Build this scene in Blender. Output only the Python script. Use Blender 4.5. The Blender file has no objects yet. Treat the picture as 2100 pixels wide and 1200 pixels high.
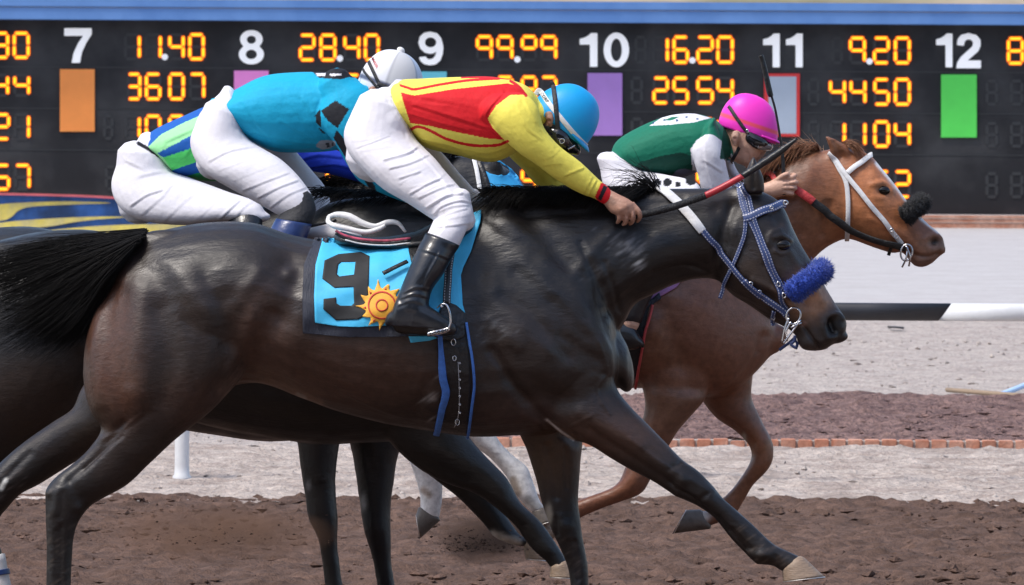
import bpy, bmesh, math, random
import numpy as np
from mathutils import Vector, Matrix
from mathutils.bvhtree import BVHTree
from mathutils.geometry import tessellate_polygon
rng = np.random.default_rng(7)
random.seed(7)
sc = bpy.context.scene
COL = sc.collection
R = math.radians
# ------------------------------------------------------------------ camera
F = 19500.0                    # focal length in photo pixels (2100 wide)
CAM = np.array([0.0, 0.0, 2.0])
PITCH = math.atan(500.0 / F)
ROLL = R(0.33)
fwd = np.array([0, math.cos(PITCH), -math.sin(PITCH)])
r0 = np.array([1.0, 0, 0]); u0 = np.array([0, math.sin(PITCH), math.cos(PITCH)])
rt = r0 * math.cos(ROLL) + u0 * math.sin(ROLL)
up = u0 * math.cos(ROLL) - r0 * math.sin(ROLL)
cd = bpy.data.cameras.new('camera')
cam = bpy.data.objects.new('camera', cd); COL.objects.link(cam)
M = Matrix(((rt[0], up[0], -fwd[0], CAM[0]), (rt[1], up[1], -fwd[1], CAM[1]), (rt[2], up[2], -fwd[2], CAM[2]), (0, 0, 0, 1)))
cam.matrix_world = M
cd.sensor_width = 36.0; cd.lens = 36.0 * F / 2100.0
cd.clip_start = 0.5; cd.clip_end = 3000
cd.dof.use_dof = True; cd.dof.focus_distance = 30.0; cd.dof.aperture_fstop = 30.0
sc.camera = cam
# ------------------------------------------------------------------ light
SUN_EL, SUN_AZ = 60.0, 240.0       # azimuth clockwise from +Y: behind the camera, to its left
w = bpy.data.worlds.new('World'); sc.world = w; w.use_nodes = True
nt = w.node_tree; nt.nodes.clear()
sky = nt.nodes.new('ShaderNodeTexSky'); sky.sky_type = 'NISHITA'; sky.sun_disc = False
sky.sun_elevation = R(SUN_EL); sky.sun_rotation = R(SUN_AZ)
sky.air_density = 1.0; sky.dust_density = 2.5; sky.ozone_density = 1.2
bg = nt.nodes.new('ShaderNodeBackground'); bg.inputs['Strength'].default_value = 0.15
wo = nt.nodes.new('ShaderNodeOutputWorld')
nt.links.new(sky.outputs[0], bg.inputs[0]); nt.links.new(bg.outputs[0], wo.inputs[0])
sd = bpy.data.lights.new('sun', 'SUN'); sd.energy = 1.75; sd.angle = R(12); sd.color = (1.0, 0.95, 0.88)
sun = bpy.data.objects.new('sun', sd); COL.objects.link(sun)
az, el = R(SUN_AZ), R(SUN_EL)
sdir = Vector((math.sin(az) * math.cos(el), math.cos(az) * math.cos(el), math.sin(el)))
sun.rotation_euler = sdir.to_track_quat('Z', 'Y').to_euler()
sc.view_settings.view_transform = 'Standard'; sc.view_settings.look = 'None'
sc.view_settings.exposure = 0.62; sc.view_settings.gamma = 1.0
sc.cycles.max_bounces = 6
# ------------------------------------------------------------------ helpers
def P(x, y, d):
    """world point seen at photo pixel x, y whose depth (world Y) is d; arrays allowed"""
    x = np.asarray(x, float); y = np.asarray(y, float); d = np.asarray(d, float)
    v = fwd + ((x - 1050) / F)[..., None] * rt + ((600 - y) / F)[..., None] * up
    return CAM + v * (d / v[..., 1])[..., None]
def to_px(V):
    v = np.asarray(V) - CAM
    z = v @ fwd
    return np.stack([1050 + (v @ rt) / z * F, 600 - (v @ up) / z * F], -1)
def crom(pts, per):
    """Catmull-Rom through rows of pts"""
    p = np.asarray(pts, float)
    if len(p) < 3:
        t = np.linspace(0, 1, per * (len(p) - 1) + 1)[:, None]
        return p[0] * (1 - t) + p[-1] * t
    q = np.vstack([2 * p[0] - p[1], p, 2 * p[-1] - p[-2]])
    out = []
    for i in range(1, len(q) - 2):
        a, b, c, e = q[i - 1], q[i], q[i + 1], q[i + 2]
        for k in range(per):
            t = k / per
            out.append(0.5 * (2 * b + (c - a) * t + (2 * a - 5 * b + 4 * c - e) * t * t + (3 * b - a - 3 * c + e) * t ** 3))
    out.append(p[-1])
    return np.array(out)
def rings_mesh(rings, close=True, capped=True):
    n = len(rings[0]); m = len(rings)
    V = np.concatenate(rings); Fc = []
    for i in range(m - 1):
        for j in range(n if close else n - 1):
            k = (j + 1) % n
            Fc.append((i * n + j, i * n + k, (i + 1) * n + k, (i + 1) * n + j))
    if capped:
        Fc.append(tuple(range(n - 1, -1, -1))); Fc.append(tuple((m - 1) * n + j for j in range(n)))
    return V, Fc
def loft(st, d, dx=0, dy=0, sc_=1.0, sub=5, n=28, cap=(1, 1), sq=2.0, grow=0.0):
    """tube through cross-sections given as edge points (x1,y1)-(x2,y2) in photo pixels, half depth w metres, depth shift"""
    A = np.zeros((len(st), 7))
    for i, s in enumerate(st): A[i, :len(s)] = s
    A = crom(A, sub)
    mpp = d / F
    c = (A[:, 0:2] + A[:, 2:4]) / 2 + np.array([dx, dy]); h = (A[:, 0:2] - A[:, 2:4]) / 2 * sc_
    w_ = np.abs(A[:, 4]) * sc_ + grow; e = A[:, 6]; off = A[:, 5]
    hl = np.linalg.norm(h, axis=1); h = h * (1 + grow / mpp / np.maximum(hl, 1e-6))[:, None]
    th = np.linspace(0, 2 * np.pi, n, endpoint=False)
    ct, st_ = np.cos(th), np.sin(th)
    cx = np.sign(ct) * np.abs(ct) ** (2 / sq); sx = np.sign(st_) * np.abs(st_) ** (2 / sq)
    def ring(i, k=1.0, sh=np.zeros(2)):
        q = c[i] + sh + h[i] * k * cx[:, None]
        return P(q[:, 0], q[:, 1], d + off[i] - w_[i] * k * sx * (1 - e[i] * cx))
    rings = []
    for end, i, j in ((0, 0, 1), (1, -1, -2)):
        t = c[i] - c[j]; t = t / max(np.linalg.norm(t), 1e-6)
        L = cap[end] * min(np.linalg.norm(h[i]), w_[i] / mpp)
        g = [ring(i, math.cos(f), t * L * math.sin(f)) for f in (R(80), R(60), R(35))] if cap[end] > 0 else []
        if end == 0: head = g
        else: tail = g[::-1]
    rings = head + [ring(i) for i in range(len(A))] + tail
    return rings_mesh(rings)
def join(parts):
    V, Fc, o = [], [], 0
    for v, f in parts:
        V.append(np.asarray(v)); Fc += [tuple(i + o for i in q) for q in f]; o += len(v)
    return np.concatenate(V), Fc
def raw_mesh(name, V, Fc):
    me = bpy.data.meshes.new(name); me.from_pydata([tuple(v) for v in V], [], Fc); me.update()
    bm = bmesh.new(); bm.from_mesh(me); bmesh.ops.recalc_face_normals(bm, faces=bm.faces); bm.to_mesh(me); bm.free()
    return me
def loc_of(o):
    return np.array(o.location) if o else np.zeros(3)
def root_of(o):
    while o and o.parent: o = o.parent
    return o
def obj(name, V, Fc, mat, parent=None, smooth=True, col=None, uv=None, mi=None):
    me = raw_mesh(name, np.asarray(V) - loc_of(root_of(parent)), Fc)
    return finish(name, me, mat, parent, smooth, col, uv, mi)
def finish(name, me, mat, parent=None, smooth=True, col=None, uv=None, mi=None):
    for m in (mat if isinstance(mat, (list, tuple)) else [mat]): me.materials.append(m)
    if smooth: me.polygons.foreach_set('use_smooth', [True] * len(me.polygons))
    if col is not None:
        a = me.color_attributes.new('coat', 'FLOAT_COLOR', 'POINT')
        a.data.foreach_set('color', np.concatenate([col, np.ones((len(col), 1))], 1).astype(np.float32).ravel())
    if mi is not None: me.polygons.foreach_set('material_index', mi)
    if uv is not None:
        l = me.uv_layers.new(name='UVMap'); idx = np.zeros(len(me.loops), np.int32); me.loops.foreach_get('vertex_index', idx)
        l.data.foreach_set('uv', np.asarray(uv, np.float32)[idx].ravel())
    o = bpy.data.objects.new(name, me); COL.objects.link(o)
    if parent: o.parent = parent
    return o
def empty(name, loc, label, cat, group=None):
    o = bpy.data.objects.new(name, None); COL.objects.link(o); o.location = loc; o.empty_display_size = 0.2
    return tag(o, label, cat, group)
def tag(o, label, cat, group=None, kind=None):
    o['label'] = label; o['category'] = cat
    if group: o['group'] = group
    if kind: o['kind'] = kind
    return o
def structure(o, kind='structure'):
    o['kind'] = kind; return o
def organic(parts, voxel, it=8, fac=0.5):
    """one continuous skin over overlapping tubes; returns a mesh in world coordinates"""
    V, Fc = join(parts)
    me = raw_mesh('skin', V, Fc); o = bpy.data.objects.new('skin', me); COL.objects.link(o)
    m = o.modifiers.new('r', 'REMESH'); m.mode = 'VOXEL'; m.voxel_size = voxel; m.adaptivity = 0
    if it:
        s = o.modifiers.new('s', 'SMOOTH'); s.iterations = it; s.factor = fac
    dg = bpy.context.evaluated_depsgraph_get(); dg.update()
    out = bpy.data.meshes.new_from_object(o.evaluated_get(dg))
    bpy.data.objects.remove(o); bpy.data.meshes.remove(me)
    return out
def vcos(me):
    a = np.zeros(len(me.vertices) * 3); me.vertices.foreach_get('co', a); return a.reshape(-1, 3)
def vnor(me):
    a = np.zeros(len(me.vertices) * 3, np.float32); me.vertices.foreach_get('normal', a); return a.reshape(-1, 3).astype(float)
def set_cos(me, V):
    me.vertices.foreach_set('co', np.ascontiguousarray(V, dtype=np.float32).ravel()); me.update()
def seg_dist(p, line):
    line = np.asarray(line, float); best = np.full(len(p), 1e9)
    if len(line) == 1: return np.linalg.norm(p - line[0], axis=1)
    for a, b in zip(line[:-1], line[1:]):
        ab = b - a; t = np.clip(((p - a) @ ab) / max(ab @ ab, 1e-9), 0, 1)
        best = np.minimum(best, np.linalg.norm(p - a - t[:, None] * ab, axis=1))
    return best
def sculpt(me, strokes, both=False):
    """push the surface along its normal under strokes drawn on the side that faces the camera: (points, width px, metres)"""
    V = vcos(me); N = vnor(me); q = to_px(V); tot = np.zeros(len(V))
    face = np.clip(-N[:, 1] * 1.6 + 0.1, 0, 1) if not both else np.clip(np.abs(N[:, 1]) * 1.6 + 0.1, 0, 1)
    for pts, wd, amp in strokes:
        dd = seg_dist(q, crom(pts, 6) if len(pts) > 2 else pts)
        tot += amp * np.exp(-(dd / wd) ** 2)
    set_cos(me, V + N * (tot * face)[:, None])
def in_poly(q, poly):
    poly = np.asarray(poly, float); x, y = q[:, 0], q[:, 1]; ins = np.zeros(len(q), bool); j = len(poly) - 1
    for i in range(len(poly)):
        xi, yi = poly[i]; xj, yj = poly[j]
        c = ((yi > y) != (yj > y)) & (x < (xj - xi) * (y - yi) / (yj - yi + 1e-12) + xi)
        ins ^= c; j = i
    return ins
def shift(me, root):
    l = loc_of(root); V = vcos(me) - l; set_cos(me, V); return me
def bvh(me):
    return BVHTree.FromPolygons([v.co.copy() for v in me.vertices], [tuple(p.vertices) for p in me.polygons])
def cast(x, y, trees):
    p = P(x, y, 30.0); dv = Vector(p - CAM).normalized(); best = None
    for t in trees:
        h = t.ray_cast(Vector(CAM), dv)
        if h[0] is not None and (best is None or h[3] < best[2]): best = (h[0], h[1], h[3])
    return best
def gsm(a, k):
    a = np.asarray(a, float)
    for _ in range(k):
        b = a.copy(); b[1:-1] = 0.25 * a[:-2] + 0.5 * a[1:-1] + 0.25 * a[2:]; a = b
    return a
def strap_geo(pts, wpx, thick, trees, off, dflt, per=8, sm=3, both_off=0.0):
    """flat strap following a path of pixels over the surfaces in trees"""
    p = crom(pts, per); hit = [cast(x, y, trees) if trees else None for x, y in p[:, :2]]
    dep = np.array([h[0].y if h else np.nan for h in hit])
    nor = np.array([tuple(h[1]) if h else (0, -1, 0) for h in hit])
    if p.shape[1] > 2: dep = np.where(np.isnan(dep), p[:, 2], dep) if trees else p[:, 2]
    if np.isnan(dep).all(): dep[:] = dflt
    else:
        i = np.arange(len(dep)); ok = ~np.isnan(dep); dep = np.interp(i, i[ok], dep[ok])
    dep = gsm(dep, sm); nor = gsm(nor, sm + 2); nor[:, 1] = np.minimum(nor[:, 1], -0.25)
    nor /= np.linalg.norm(nor, axis=1)[:, None]
    C = P(p[:, 0], p[:, 1], dep) + nor * off
    T = np.gradient(C, axis=0); T /= np.linalg.norm(T, axis=1)[:, None] + 1e-12
    S = np.cross(T, nor); S /= np.linalg.norm(S, axis=1)[:, None] + 1e-12
    Nn = np.cross(S, T)
    wv = (np.asarray(wpx) if np.ndim(wpx) else np.full(len(p), wpx)) * np.median(dep) / F / 2
    if np.ndim(wpx): wv = np.interp(np.linspace(0, 1, len(p)), np.linspace(0, 1, len(wpx)), wpx) * np.median(dep) / F / 2
    prof = [(-1, -.6), (-.92, -1), (.92, -1), (1, -.6), (1, .6), (.92, 1), (.0, 1.25), (-.92, 1), (-1, .6)]
    L = np.concatenate([[0], np.cumsum(np.linalg.norm(np.diff(C, axis=0), axis=1))])
    rings = [np.array([C[i] + S[i] * a * wv[i] + Nn[i] * b * thick / 2 for a, b in prof]) for i in range(len(C))]
    V, Fc = rings_mesh(rings)
    uv = np.array([(L[i], 0.5 + a / 2) for i in range(len(C)) for a, b in prof])
    return V, Fc, uv
def tube_geo(C, rad, n=8):
    C = np.asarray(C, float); T = np.gradient(C, axis=0); T /= np.linalg.norm(T, axis=1)[:, None] + 1e-12
    ref = np.array([0.12, -1, 0.05]); rad = np.broadcast_to(rad, (len(C),)); rings = []
    for i in range(len(C)):
        a = np.cross(T[i], ref); 
        if np.linalg.norm(a) < .05: a = np.cross(T[i], np.array([0, .1, 1.0]))
        a /= np.linalg.norm(a); b = np.cross(T[i], a)
        t = np.linspace(0, 2 * np.pi, n, endpoint=False)
        rings.append(C[i] + rad[i] * (np.cos(t)[:, None] * a + np.sin(t)[:, None] * b))
    return rings_mesh(rings)
def tube_px(pts, rad, per=6, n=8):
    """round tube through (x, y, depth) pixels"""
    p = crom(pts, per); return tube_geo(P(p[:, 0], p[:, 1], p[:, 2]), rad if np.ndim(rad) == 0 else np.interp(np.linspace(0, 1, len(p)), np.linspace(0, 1, len(rad)), rad), n)
def poly_geo(poly, holes=(), edge=6.0):
    """fine flat triangulation of a polygon given in pixels"""
    loops = [[Vector((x, y, 0)) for x, y in poly]] + [[Vector((x, y, 0)) for x, y in h] for h in holes]
    tris = tessellate_polygon(loops); pts = [p for l in loops for p in l]
    bm = bmesh.new(); vs = [bm.verts.new(p) for p in pts]
    for t in tris:
        try: bm.faces.new([vs[i] for i in t])
        except ValueError: pass
    for _ in range(7):
        es = [e for e in bm.edges if e.calc_length() > edge]
        if not es: break
        bmesh.ops.subdivide_edges(bm, edges=es, cuts=1, use_grid_fill=False)
        bmesh.ops.triangulate(bm, faces=[f for f in bm.faces if len(f.verts) > 3])
    bmesh.ops.recalc_face_normals(bm, faces=bm.faces)
    bm.verts.index_update()
    q = np.array([v.co[:2] for v in bm.verts]); f = [tuple(v.index for v in fc.verts) for fc in bm.faces]; bm.free()
    return q, f
def drape(name, poly, trees, off, thick, mat, parent, holes=(), edge=6.0, dflt=29.7, wave=None, smooth=True):
    """a sheet of cloth or leather lying on the surfaces in trees"""
    q, f = poly_geo(poly, holes, edge); dep = np.full(len(q), np.nan)
    for i, (x, y) in enumerate(q):
        h = cast(x, y, trees)
        if h: dep[i] = h[0].y
    bad = np.isnan(dep)
    if bad.all(): dep[:] = dflt
    elif bad.any():
        ok = np.where(~bad)[0]
        for i in np.where(bad)[0]: dep[i] = dep[ok[np.argmin(((q[ok] - q[i]) ** 2).sum(1))]]
    dep = dep - off
    if wave is not None: dep = dep - wave(q)
    V = P(q[:, 0], q[:, 1], dep)
    o = obj(name, V, f, mat, parent, smooth, uv=q / 100.0)
    # make sure the normals face the camera so that the thickness goes inwards
    me = o.data
    if sum(p.normal.y * p.area for p in me.polygons) > 0: me.flip_normals()
    s = o.modifiers.new('thickness', 'SOLIDIFY'); s.thickness = thick; s.offset = -1
    return o
def hair(name, guides, n, rad, mat, parent, jit=0.01, seg=10, minlen=0.7, group=None, tipr=0.15, curl=0.0):
    """tapered strands spread between neighbouring guide lines (each an array of 3D points)"""
    G = [crom(g, 8) for g in guides]
    G = np.array([g[np.round(np.linspace(0, len(g) - 1, seg)).astype(int)] for g in G])
    allV, allF = [], []; base = 0
    t01 = np.linspace(0, 1, seg)
    for s in range(n):
        u = rng.random() * (len(G) - 1); i = int(u); f = u - i
        L = G[i] * (1 - f) + G[min(i + 1, len(G) - 1)] * f
        st = minlen + (1 - minlen) * rng.random()
        idx = t01 * st * (seg - 1); lo = np.minimum(idx.astype(int), seg - 2); fr = (idx - lo)[:, None]
        L = L[lo] * (1 - fr) + L[lo + 1] * fr
        j = rng.normal(0, jit, 3); j2 = rng.normal(0, jit, 3); ph = rng.random() * 6.28
        L = L + j * (0.35 + 0.65 * t01[:, None]) + j2 * (t01 ** 2)[:, None] * 1.2
        if curl: L = L + curl * np.sin(t01 * 9 + ph)[:, None] * rng.normal(0, 1, 3) * t01[:, None]
        T = np.gradient(L, axis=0); T /= np.linalg.norm(T, axis=1)[:, None] + 1e-9
        a = np.cross(T, (0.1, -1, 0.2)); a /= np.linalg.norm(a, axis=1)[:, None] + 1e-9; b = np.cross(T, a)
        r = rad * (0.6 + 0.8 * rng.random()) * (1 - (1 - tipr) * t01 ** 1.5)
        V = np.stack([L + a * r[:, None], L - a * (r * .5)[:, None] + b * (r * .87)[:, None], L - a * (r * .5)[:, None] - b * (r * .87)[:, None]], 1).reshape(-1, 3)
        allV.append(V)
        for k in range(seg - 1):
            for m in range(3):
                m2 = (m + 1) % 3
                allF.append((base + k * 3 + m, base + k * 3 + m2, base + k * 3 + 3 + m2, base + k * 3 + 3 + m))
        base += seg * 3
    V = np.concatenate(allV) - loc_of(root_of(parent))
    me = bpy.data.meshes.new(name); me.from_pydata(V.tolist(), [], allF); me.update()
    return finish(name, me, mat, parent, True)
# ------------------------------------------------------------------ materials
def srgb(r, g, b):
    f = lambda c: c / 12.92 if c <= 0.04045 else ((c + 0.055) / 1.055) ** 2.4
    return (f(r / 255), f(g / 255), f(b / 255), 1)
def mat(name, color, rough=0.6, noise=None, bump=None, spec=0.5, metal=0.0, sheen=0.0, emit=None, coat=0.0, attr=False, tone=None):
    """noise=(scale, amount), bump=(scale, strength, stretch xyz); tone=(colour2, scale) mixes a second colour in blotches"""
    m = bpy.data.materials.new(name); m.use_nodes = True; t = m.node_tree; N = t.nodes; L = t.links
    b = N['Principled BSDF']
    if len(color) == 3: color = (*color, 1)
    b.inputs['Roughness'].default_value = rough; b.inputs['Metallic'].default_value = metal
    b.inputs['Specular IOR Level'].default_value = spec; b.inputs['Sheen Weight'].default_value = sheen
    b.inputs['Coat Weight'].default_value = coat
    b.inputs['Base Color'].default_value = color
    tc = N.new('ShaderNodeTexCoord'); src = None
    if attr:
        a = N.new('ShaderNodeAttribute'); a.attribute_name = 'coat'; src = a.outputs['Color']
    if tone:
        n0 = N.new('ShaderNodeTexNoise'); n0.inputs['Scale'].default_value = tone[1]; n0.inputs['Detail'].default_value = 5
        L.new(tc.outputs['Object'], n0.inputs['Vector'])
        rp = N.new('ShaderNodeValToRGB'); rp.color_ramp.elements[0].position = 0.42; rp.color_ramp.elements[1].position = 0.62
        L.new(n0.outputs[0], rp.inputs[0])
        mx = N.new('ShaderNodeMix'); mx.data_type = 'RGBA'; L.new(rp.outputs[0], mx.inputs[0])
        if src: L.new(src, mx.inputs[6])
        else: mx.inputs[6].default_value = color
        mx.inputs[7].default_value = tone[0] if len(tone[0]) == 4 else (*tone[0], 1); src = mx.outputs[2]
    if noise:
        n1 = N.new('ShaderNodeTexNoise'); n1.inputs['Scale'].default_value = noise[0]; n1.inputs['Detail'].default_value = 6; n1.inputs['Roughness'].default_value = 0.65
        mp0 = N.new('ShaderNodeMapping'); mp0.inputs['Scale'].default_value = noise[2] if len(noise) > 2 else (1, 1, 1)
        L.new(tc.outputs['Object'], mp0.inputs[0]); L.new(mp0.outputs[0], n1.inputs['Vector'])
        mr = N.new('ShaderNodeMapRange'); mr.inputs[1].default_value = 0.25; mr.inputs[2].default_value = 0.75
        mr.inputs[3].default_value = 1 - noise[1]; mr.inputs[4].default_value = 1 + noise[1]; L.new(n1.outputs[0], mr.inputs[0])
        mu = N.new('ShaderNodeVectorMath'); mu.operation = 'SCALE'
        if src: L.new(src, mu.inputs[0])
        else: mu.inputs[0].default_value = color[:3]
        L.new(mr.outputs[0], mu.inputs['Scale']); src = mu.outputs[0]
    if src: L.new(src, b.inputs['Base Color'])
    if bump:
        mp = N.new('ShaderNodeMapping'); mp.inputs['Scale'].default_value = bump[2] if len(bump) > 2 else (1, 1, 1)
        L.new(tc.outputs['Object'], mp.inputs[0])
        n2 = N.new('ShaderNodeTexNoise'); n2.inputs['Scale'].default_value = bump[0]; n2.inputs['Detail'].default_value = 4
        L.new(mp.outputs[0], n2.inputs['Vector'])
        bp = N.new('ShaderNodeBump'); bp.inputs['Strength'].default_value = bump[1]; bp.inputs['Distance'].default_value = bump[3] if len(bump) > 3 else 0.01
        L.new(n2.outputs[0], bp.inputs['Height']); L.new(bp.outputs[0], b.inputs['Normal'])
    if emit:
        b.inputs['Emission Color'].default_value = emit[0]; b.inputs['Emission Strength'].default_value = emit[1]
    return m
def stitched(name, color, thread):
    """leather strap with a dashed row of thread near each edge, laid out along the strap"""
    m = mat(name, color, 0.42, noise=(60, .25), bump=(180, .2)); t = m.node_tree; N = t.nodes; L = t.links; b = N['Principled BSDF']
    uv = N.new('ShaderNodeUVMap'); sp = N.new('ShaderNodeSeparateXYZ'); L.new(uv.outputs[0], sp.inputs[0])
    def mth(op, a, c=None):
        n = N.new('ShaderNodeMath'); n.operation = op
        for i, x in enumerate((a, c)):
            if x is None: continue
            if isinstance(x, (int, float)): n.inputs[i].default_value = x
            else: L.new(x, n.inputs[i])
        return n.outputs[0]
    v = mth('ABSOLUTE', mth('SUBTRACT', sp.outputs[1], 0.5))
    row = mth('LESS_THAN', mth('ABSOLUTE', mth('SUBTRACT', v, 0.33)), 0.07)
    dash = mth('LESS_THAN', mth('FRACT', mth('MULTIPLY', sp.outputs[0], 110.0)), 0.6)
    k = mth('MULTIPLY', row, dash)
    old = b.inputs['Base Color'].links[0].from_socket
    mx = N.new('ShaderNodeMix'); mx.data_type = 'RGBA'; L.new(k, mx.inputs[0]); L.new(old, mx.inputs[6]); mx.inputs[7].default_value = thread
    L.new(mx.outputs[2], b.inputs['Base Color'])
    return m
MT = {}
def coat_mat():
    m = mat('horse coat', (.02, .015, .012), 0.5, noise=(42, .32), bump=(9, .13, (1, 1, 1), .02), spec=.5, attr=True); t = m.node_tree; N = t.nodes; L = t.links; b = N['Principled BSDF']
    tc = N.new('ShaderNodeTexCoord'); mp = N.new('ShaderNodeMapping'); mp.inputs['Scale'].default_value = (24, 95, 70); mp.inputs['Rotation'].default_value = (0, .5, 0)
    L.new(tc.outputs['Object'], mp.inputs[0]); n = N.new('ShaderNodeTexNoise'); n.inputs['Scale'].default_value = 1; n.inputs['Detail'].default_value = 6; n.inputs['Roughness'].default_value = .65; L.new(mp.outputs[0], n.inputs['Vector'])
    bp = N.new('ShaderNodeBump'); bp.inputs['Strength'].default_value = .38; bp.inputs['Distance'].default_value = .006; L.new(n.outputs[0], bp.inputs['Height'])
    L.new(b.inputs['Normal'].links[0].from_socket, bp.inputs['Normal']); L.new(bp.outputs[0], b.inputs['Normal'])
    n2 = N.new('ShaderNodeTexNoise'); n2.inputs['Scale'].default_value = 14; n2.inputs['Detail'].default_value = 6; L.new(tc.outputs['Object'], n2.inputs['Vector'])
    mr = N.new('ShaderNodeMapRange'); mr.inputs[1].default_value = .3; mr.inputs[2].default_value = .7; mr.inputs[3].default_value = .30; mr.inputs[4].default_value = .50; L.new(n2.outputs[0], mr.inputs[0]); L.new(mr.outputs[0], b.inputs['Roughness'])
    return m
MT['coat'] = coat_mat()
MT['hoof'] = mat('hoof horn', (.28, .2, .14), 0.55, noise=(40, .3, (1, 1, 6)), bump=(60, .3, (1, 1, 4)))
MT['hoof_dark'] = mat('dark hoof horn', (.13, .11, .095), 0.55, noise=(40, .3), bump=(60, .3))
MT['shoe'] = mat('worn aluminium shoe', (.6, .58, .56), 0.45, metal=.9)
MT['hair_black'] = mat('black horse hair', (.006, .0055, .0055), 0.7, spec=.15)
MT['hair_red'] = mat('red horse hair', (.22, .095, .045), 0.5, spec=.4)
MT['eye'] = mat('horse eye', (.007, .0045, .0035), 0.1, spec=.5)
MT['cloth'] = mat('painted cloth', (.5, .5, .5), 0.62, noise=(120, .06), bump=(26, .25, (1, 1, 1), .012), attr=True, sheen=.05)
MT['silk'] = mat('racing silks', (.5, .5, .5), 0.7, noise=(90, .06), bump=(24, .4, (1, 1, 1), .012), attr=True, spec=.3)
MT['breeches'] = mat('white breeches', srgb(238, 236, 240), 0.8, noise=(40, .03), bump=(22, .35, (1, 1, 1), .012), attr=True, spec=.2)
MT['skin'] = mat('skin', (.45, .25, .17), 0.5, noise=(60, .12), bump=(160, .15), attr=True)
MT['boot'] = mat('black boot leather', (.012, .014, .018), 0.3, noise=(30, .3), bump=(28, .35, (1, 1, 1), .01), spec=.6)
MT['boot_blue'] = mat('blue boot leather', (.02, .045, .16), 0.3, bump=(28, .3), spec=.6)
MT['black_leather'] = mat('black leather', (.012, .012, .013), 0.38, noise=(50, .3), bump=(60, .4), spec=.5)
MT['black_cloth'] = mat('black webbing', (.016, .017, .021), 0.7, noise=(80, .25), bump=(90, .3))
MT['navy_strap'] = stitched('navy stitched strap', (.045, .075, .2, 1), (.55, .55, .6, 1))
MT['white_strap'] = mat('white strap', srgb(225, 225, 225), 0.45, noise=(40, .08), bump=(60, .2))
MT['red_rubber'] = mat('red rein rubber', (.55, .05, .05), 0.5, noise=(50, .2), bump=(120, .4))
MT['metal'] = mat('bright steel', (.62, .62, .64), 0.22, metal=1.0, noise=(60, .2))
MT['cyan_cloth'] = mat('cyan saddle cloth', (.06, .5, .82), 0.6, noise=(60, .05), bump=(14, .3, (1, 1, 1), .012))
MT['navy_cloth'] = mat('dark navy cloth border', (.022, .026, .042), 0.65, noise=(80, .15), bump=(70, .3, (4, 1, .4)))
MT['print_black'] = mat('black numeral print', (.014, .015, .016), 0.7, noise=(70, .2))
MT['sun_gold'] = mat('gold emblem print', (.85, .42, .04), 0.65, noise=(60, .12))
MT['sun_red'] = mat('red emblem print', (.6, .05, .03), 0.65)
MT['blue_edge'] = mat('blue webbing edge', (.05, .16, .5), 0.65, noise=(70, .25), bump=(70, .3))
MT['fleece_blue'] = mat('blue fleece', (.015, .055, .36), 0.9, sheen=.4, noise=(120, .4))
MT['fleece_black'] = mat('black fleece', (.008, .008, .009), 0.85, sheen=.1, noise=(120, .4))
MT['hair_person'] = mat('short dark hair', (.02, .014, .01), 0.5)
MT['goggle'] = mat('dark goggle lens', (.01, .01, .012), 0.08, spec=.8)
MT['goggle_clear'] = mat('clear goggle lens', (.3, .3, .32), 0.06, spec=.9, metal=.35)
# ================================================================== the place
def vnoise(nx, ny, cell, seed):
    r = np.random.default_rng(seed); gx, gy = int(nx / cell[0]) + 3, int(ny / cell[1]) + 3
    g = r.random((gx, gy)); x = np.arange(nx) / cell[0]; y = np.arange(ny) / cell[1]
    ix, iy = x.astype(int), y.astype(int); fx, fy = x - ix, y - iy
    fx = fx * fx * (3 - 2 * fx); fy = fy * fy * (3 - 2 * fy)
    a = g[np.ix_(ix, iy)]; b = g[np.ix_(ix + 1, iy)]; c = g[np.ix_(ix, iy + 1)]; d = g[np.ix_(ix + 1, iy + 1)]
    return (a * (1 - fx)[:, None] + b * fx[:, None]) * (1 - fy) + (c * (1 - fx)[:, None] + d * fx[:, None]) * fy
def relief(name, x0, x1, y0, y1, st, octs, m, z0=0.0, ragged=0.0):
    nx, ny = int((x1 - x0) / st), int((y1 - y0) / st)
    h = np.zeros((nx, ny))
    for k, (cx, cy, amp, pw) in enumerate(octs):
        n = vnoise(nx, ny, (cx / st, cy / st), 11 + k + len(name)); h += amp * (n ** pw - 0.5 ** pw)
    X, Y = np.meshgrid(np.linspace(x0, x1, nx), np.linspace(y0, y1, ny), indexing='ij')
    if ragged:
        e = vnoise(nx, 2, (0.35 / st, 9), 5)[:, 0] - .5 + 0.5 * (vnoise(nx, 2, (0.08 / st, 9), 6)[:, 0] - .5)
        Y = Y + (np.linspace(0, 1, ny)[None, :] ** 6) * (e * ragged)[:, None]
        h[:, -2:] -= 0.02
    V = np.stack([X, Y, h + z0], -1).reshape(-1, 3)
    a = (np.arange(nx - 1)[:, None] * ny + np.arange(ny - 1)[None, :]).ravel()
    Fc = np.stack([a, a + ny, a + ny + 1, a + 1], 1)
    me = bpy.data.meshes.new(name); me.from_pydata(V.tolist(), [], Fc.tolist()); me.update()
    return structure(finish(name, me, m))
def sheet(name, x0, x1, y0, y1, z, m):
    return structure(obj(name, [(x0, y0, z), (x1, y0, z), (x1, y1, z), (x0, y1, z)], [(0, 1, 2, 3)], m, smooth=False))
m_dirt = mat('brown track dirt', (.128, .080, .061), .95, noise=(17, .42), bump=(60, .8, (1, 1, 1), .02), tone=((.088, .055, .042), 6), spec=.15)
m_grav = mat('pale gravel', (.44, .388, .352), .95, noise=(22, .34), bump=(45, .8, (1, 1, 1), .03), tone=((.37, .318, .29), 4), spec=.2)
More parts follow.
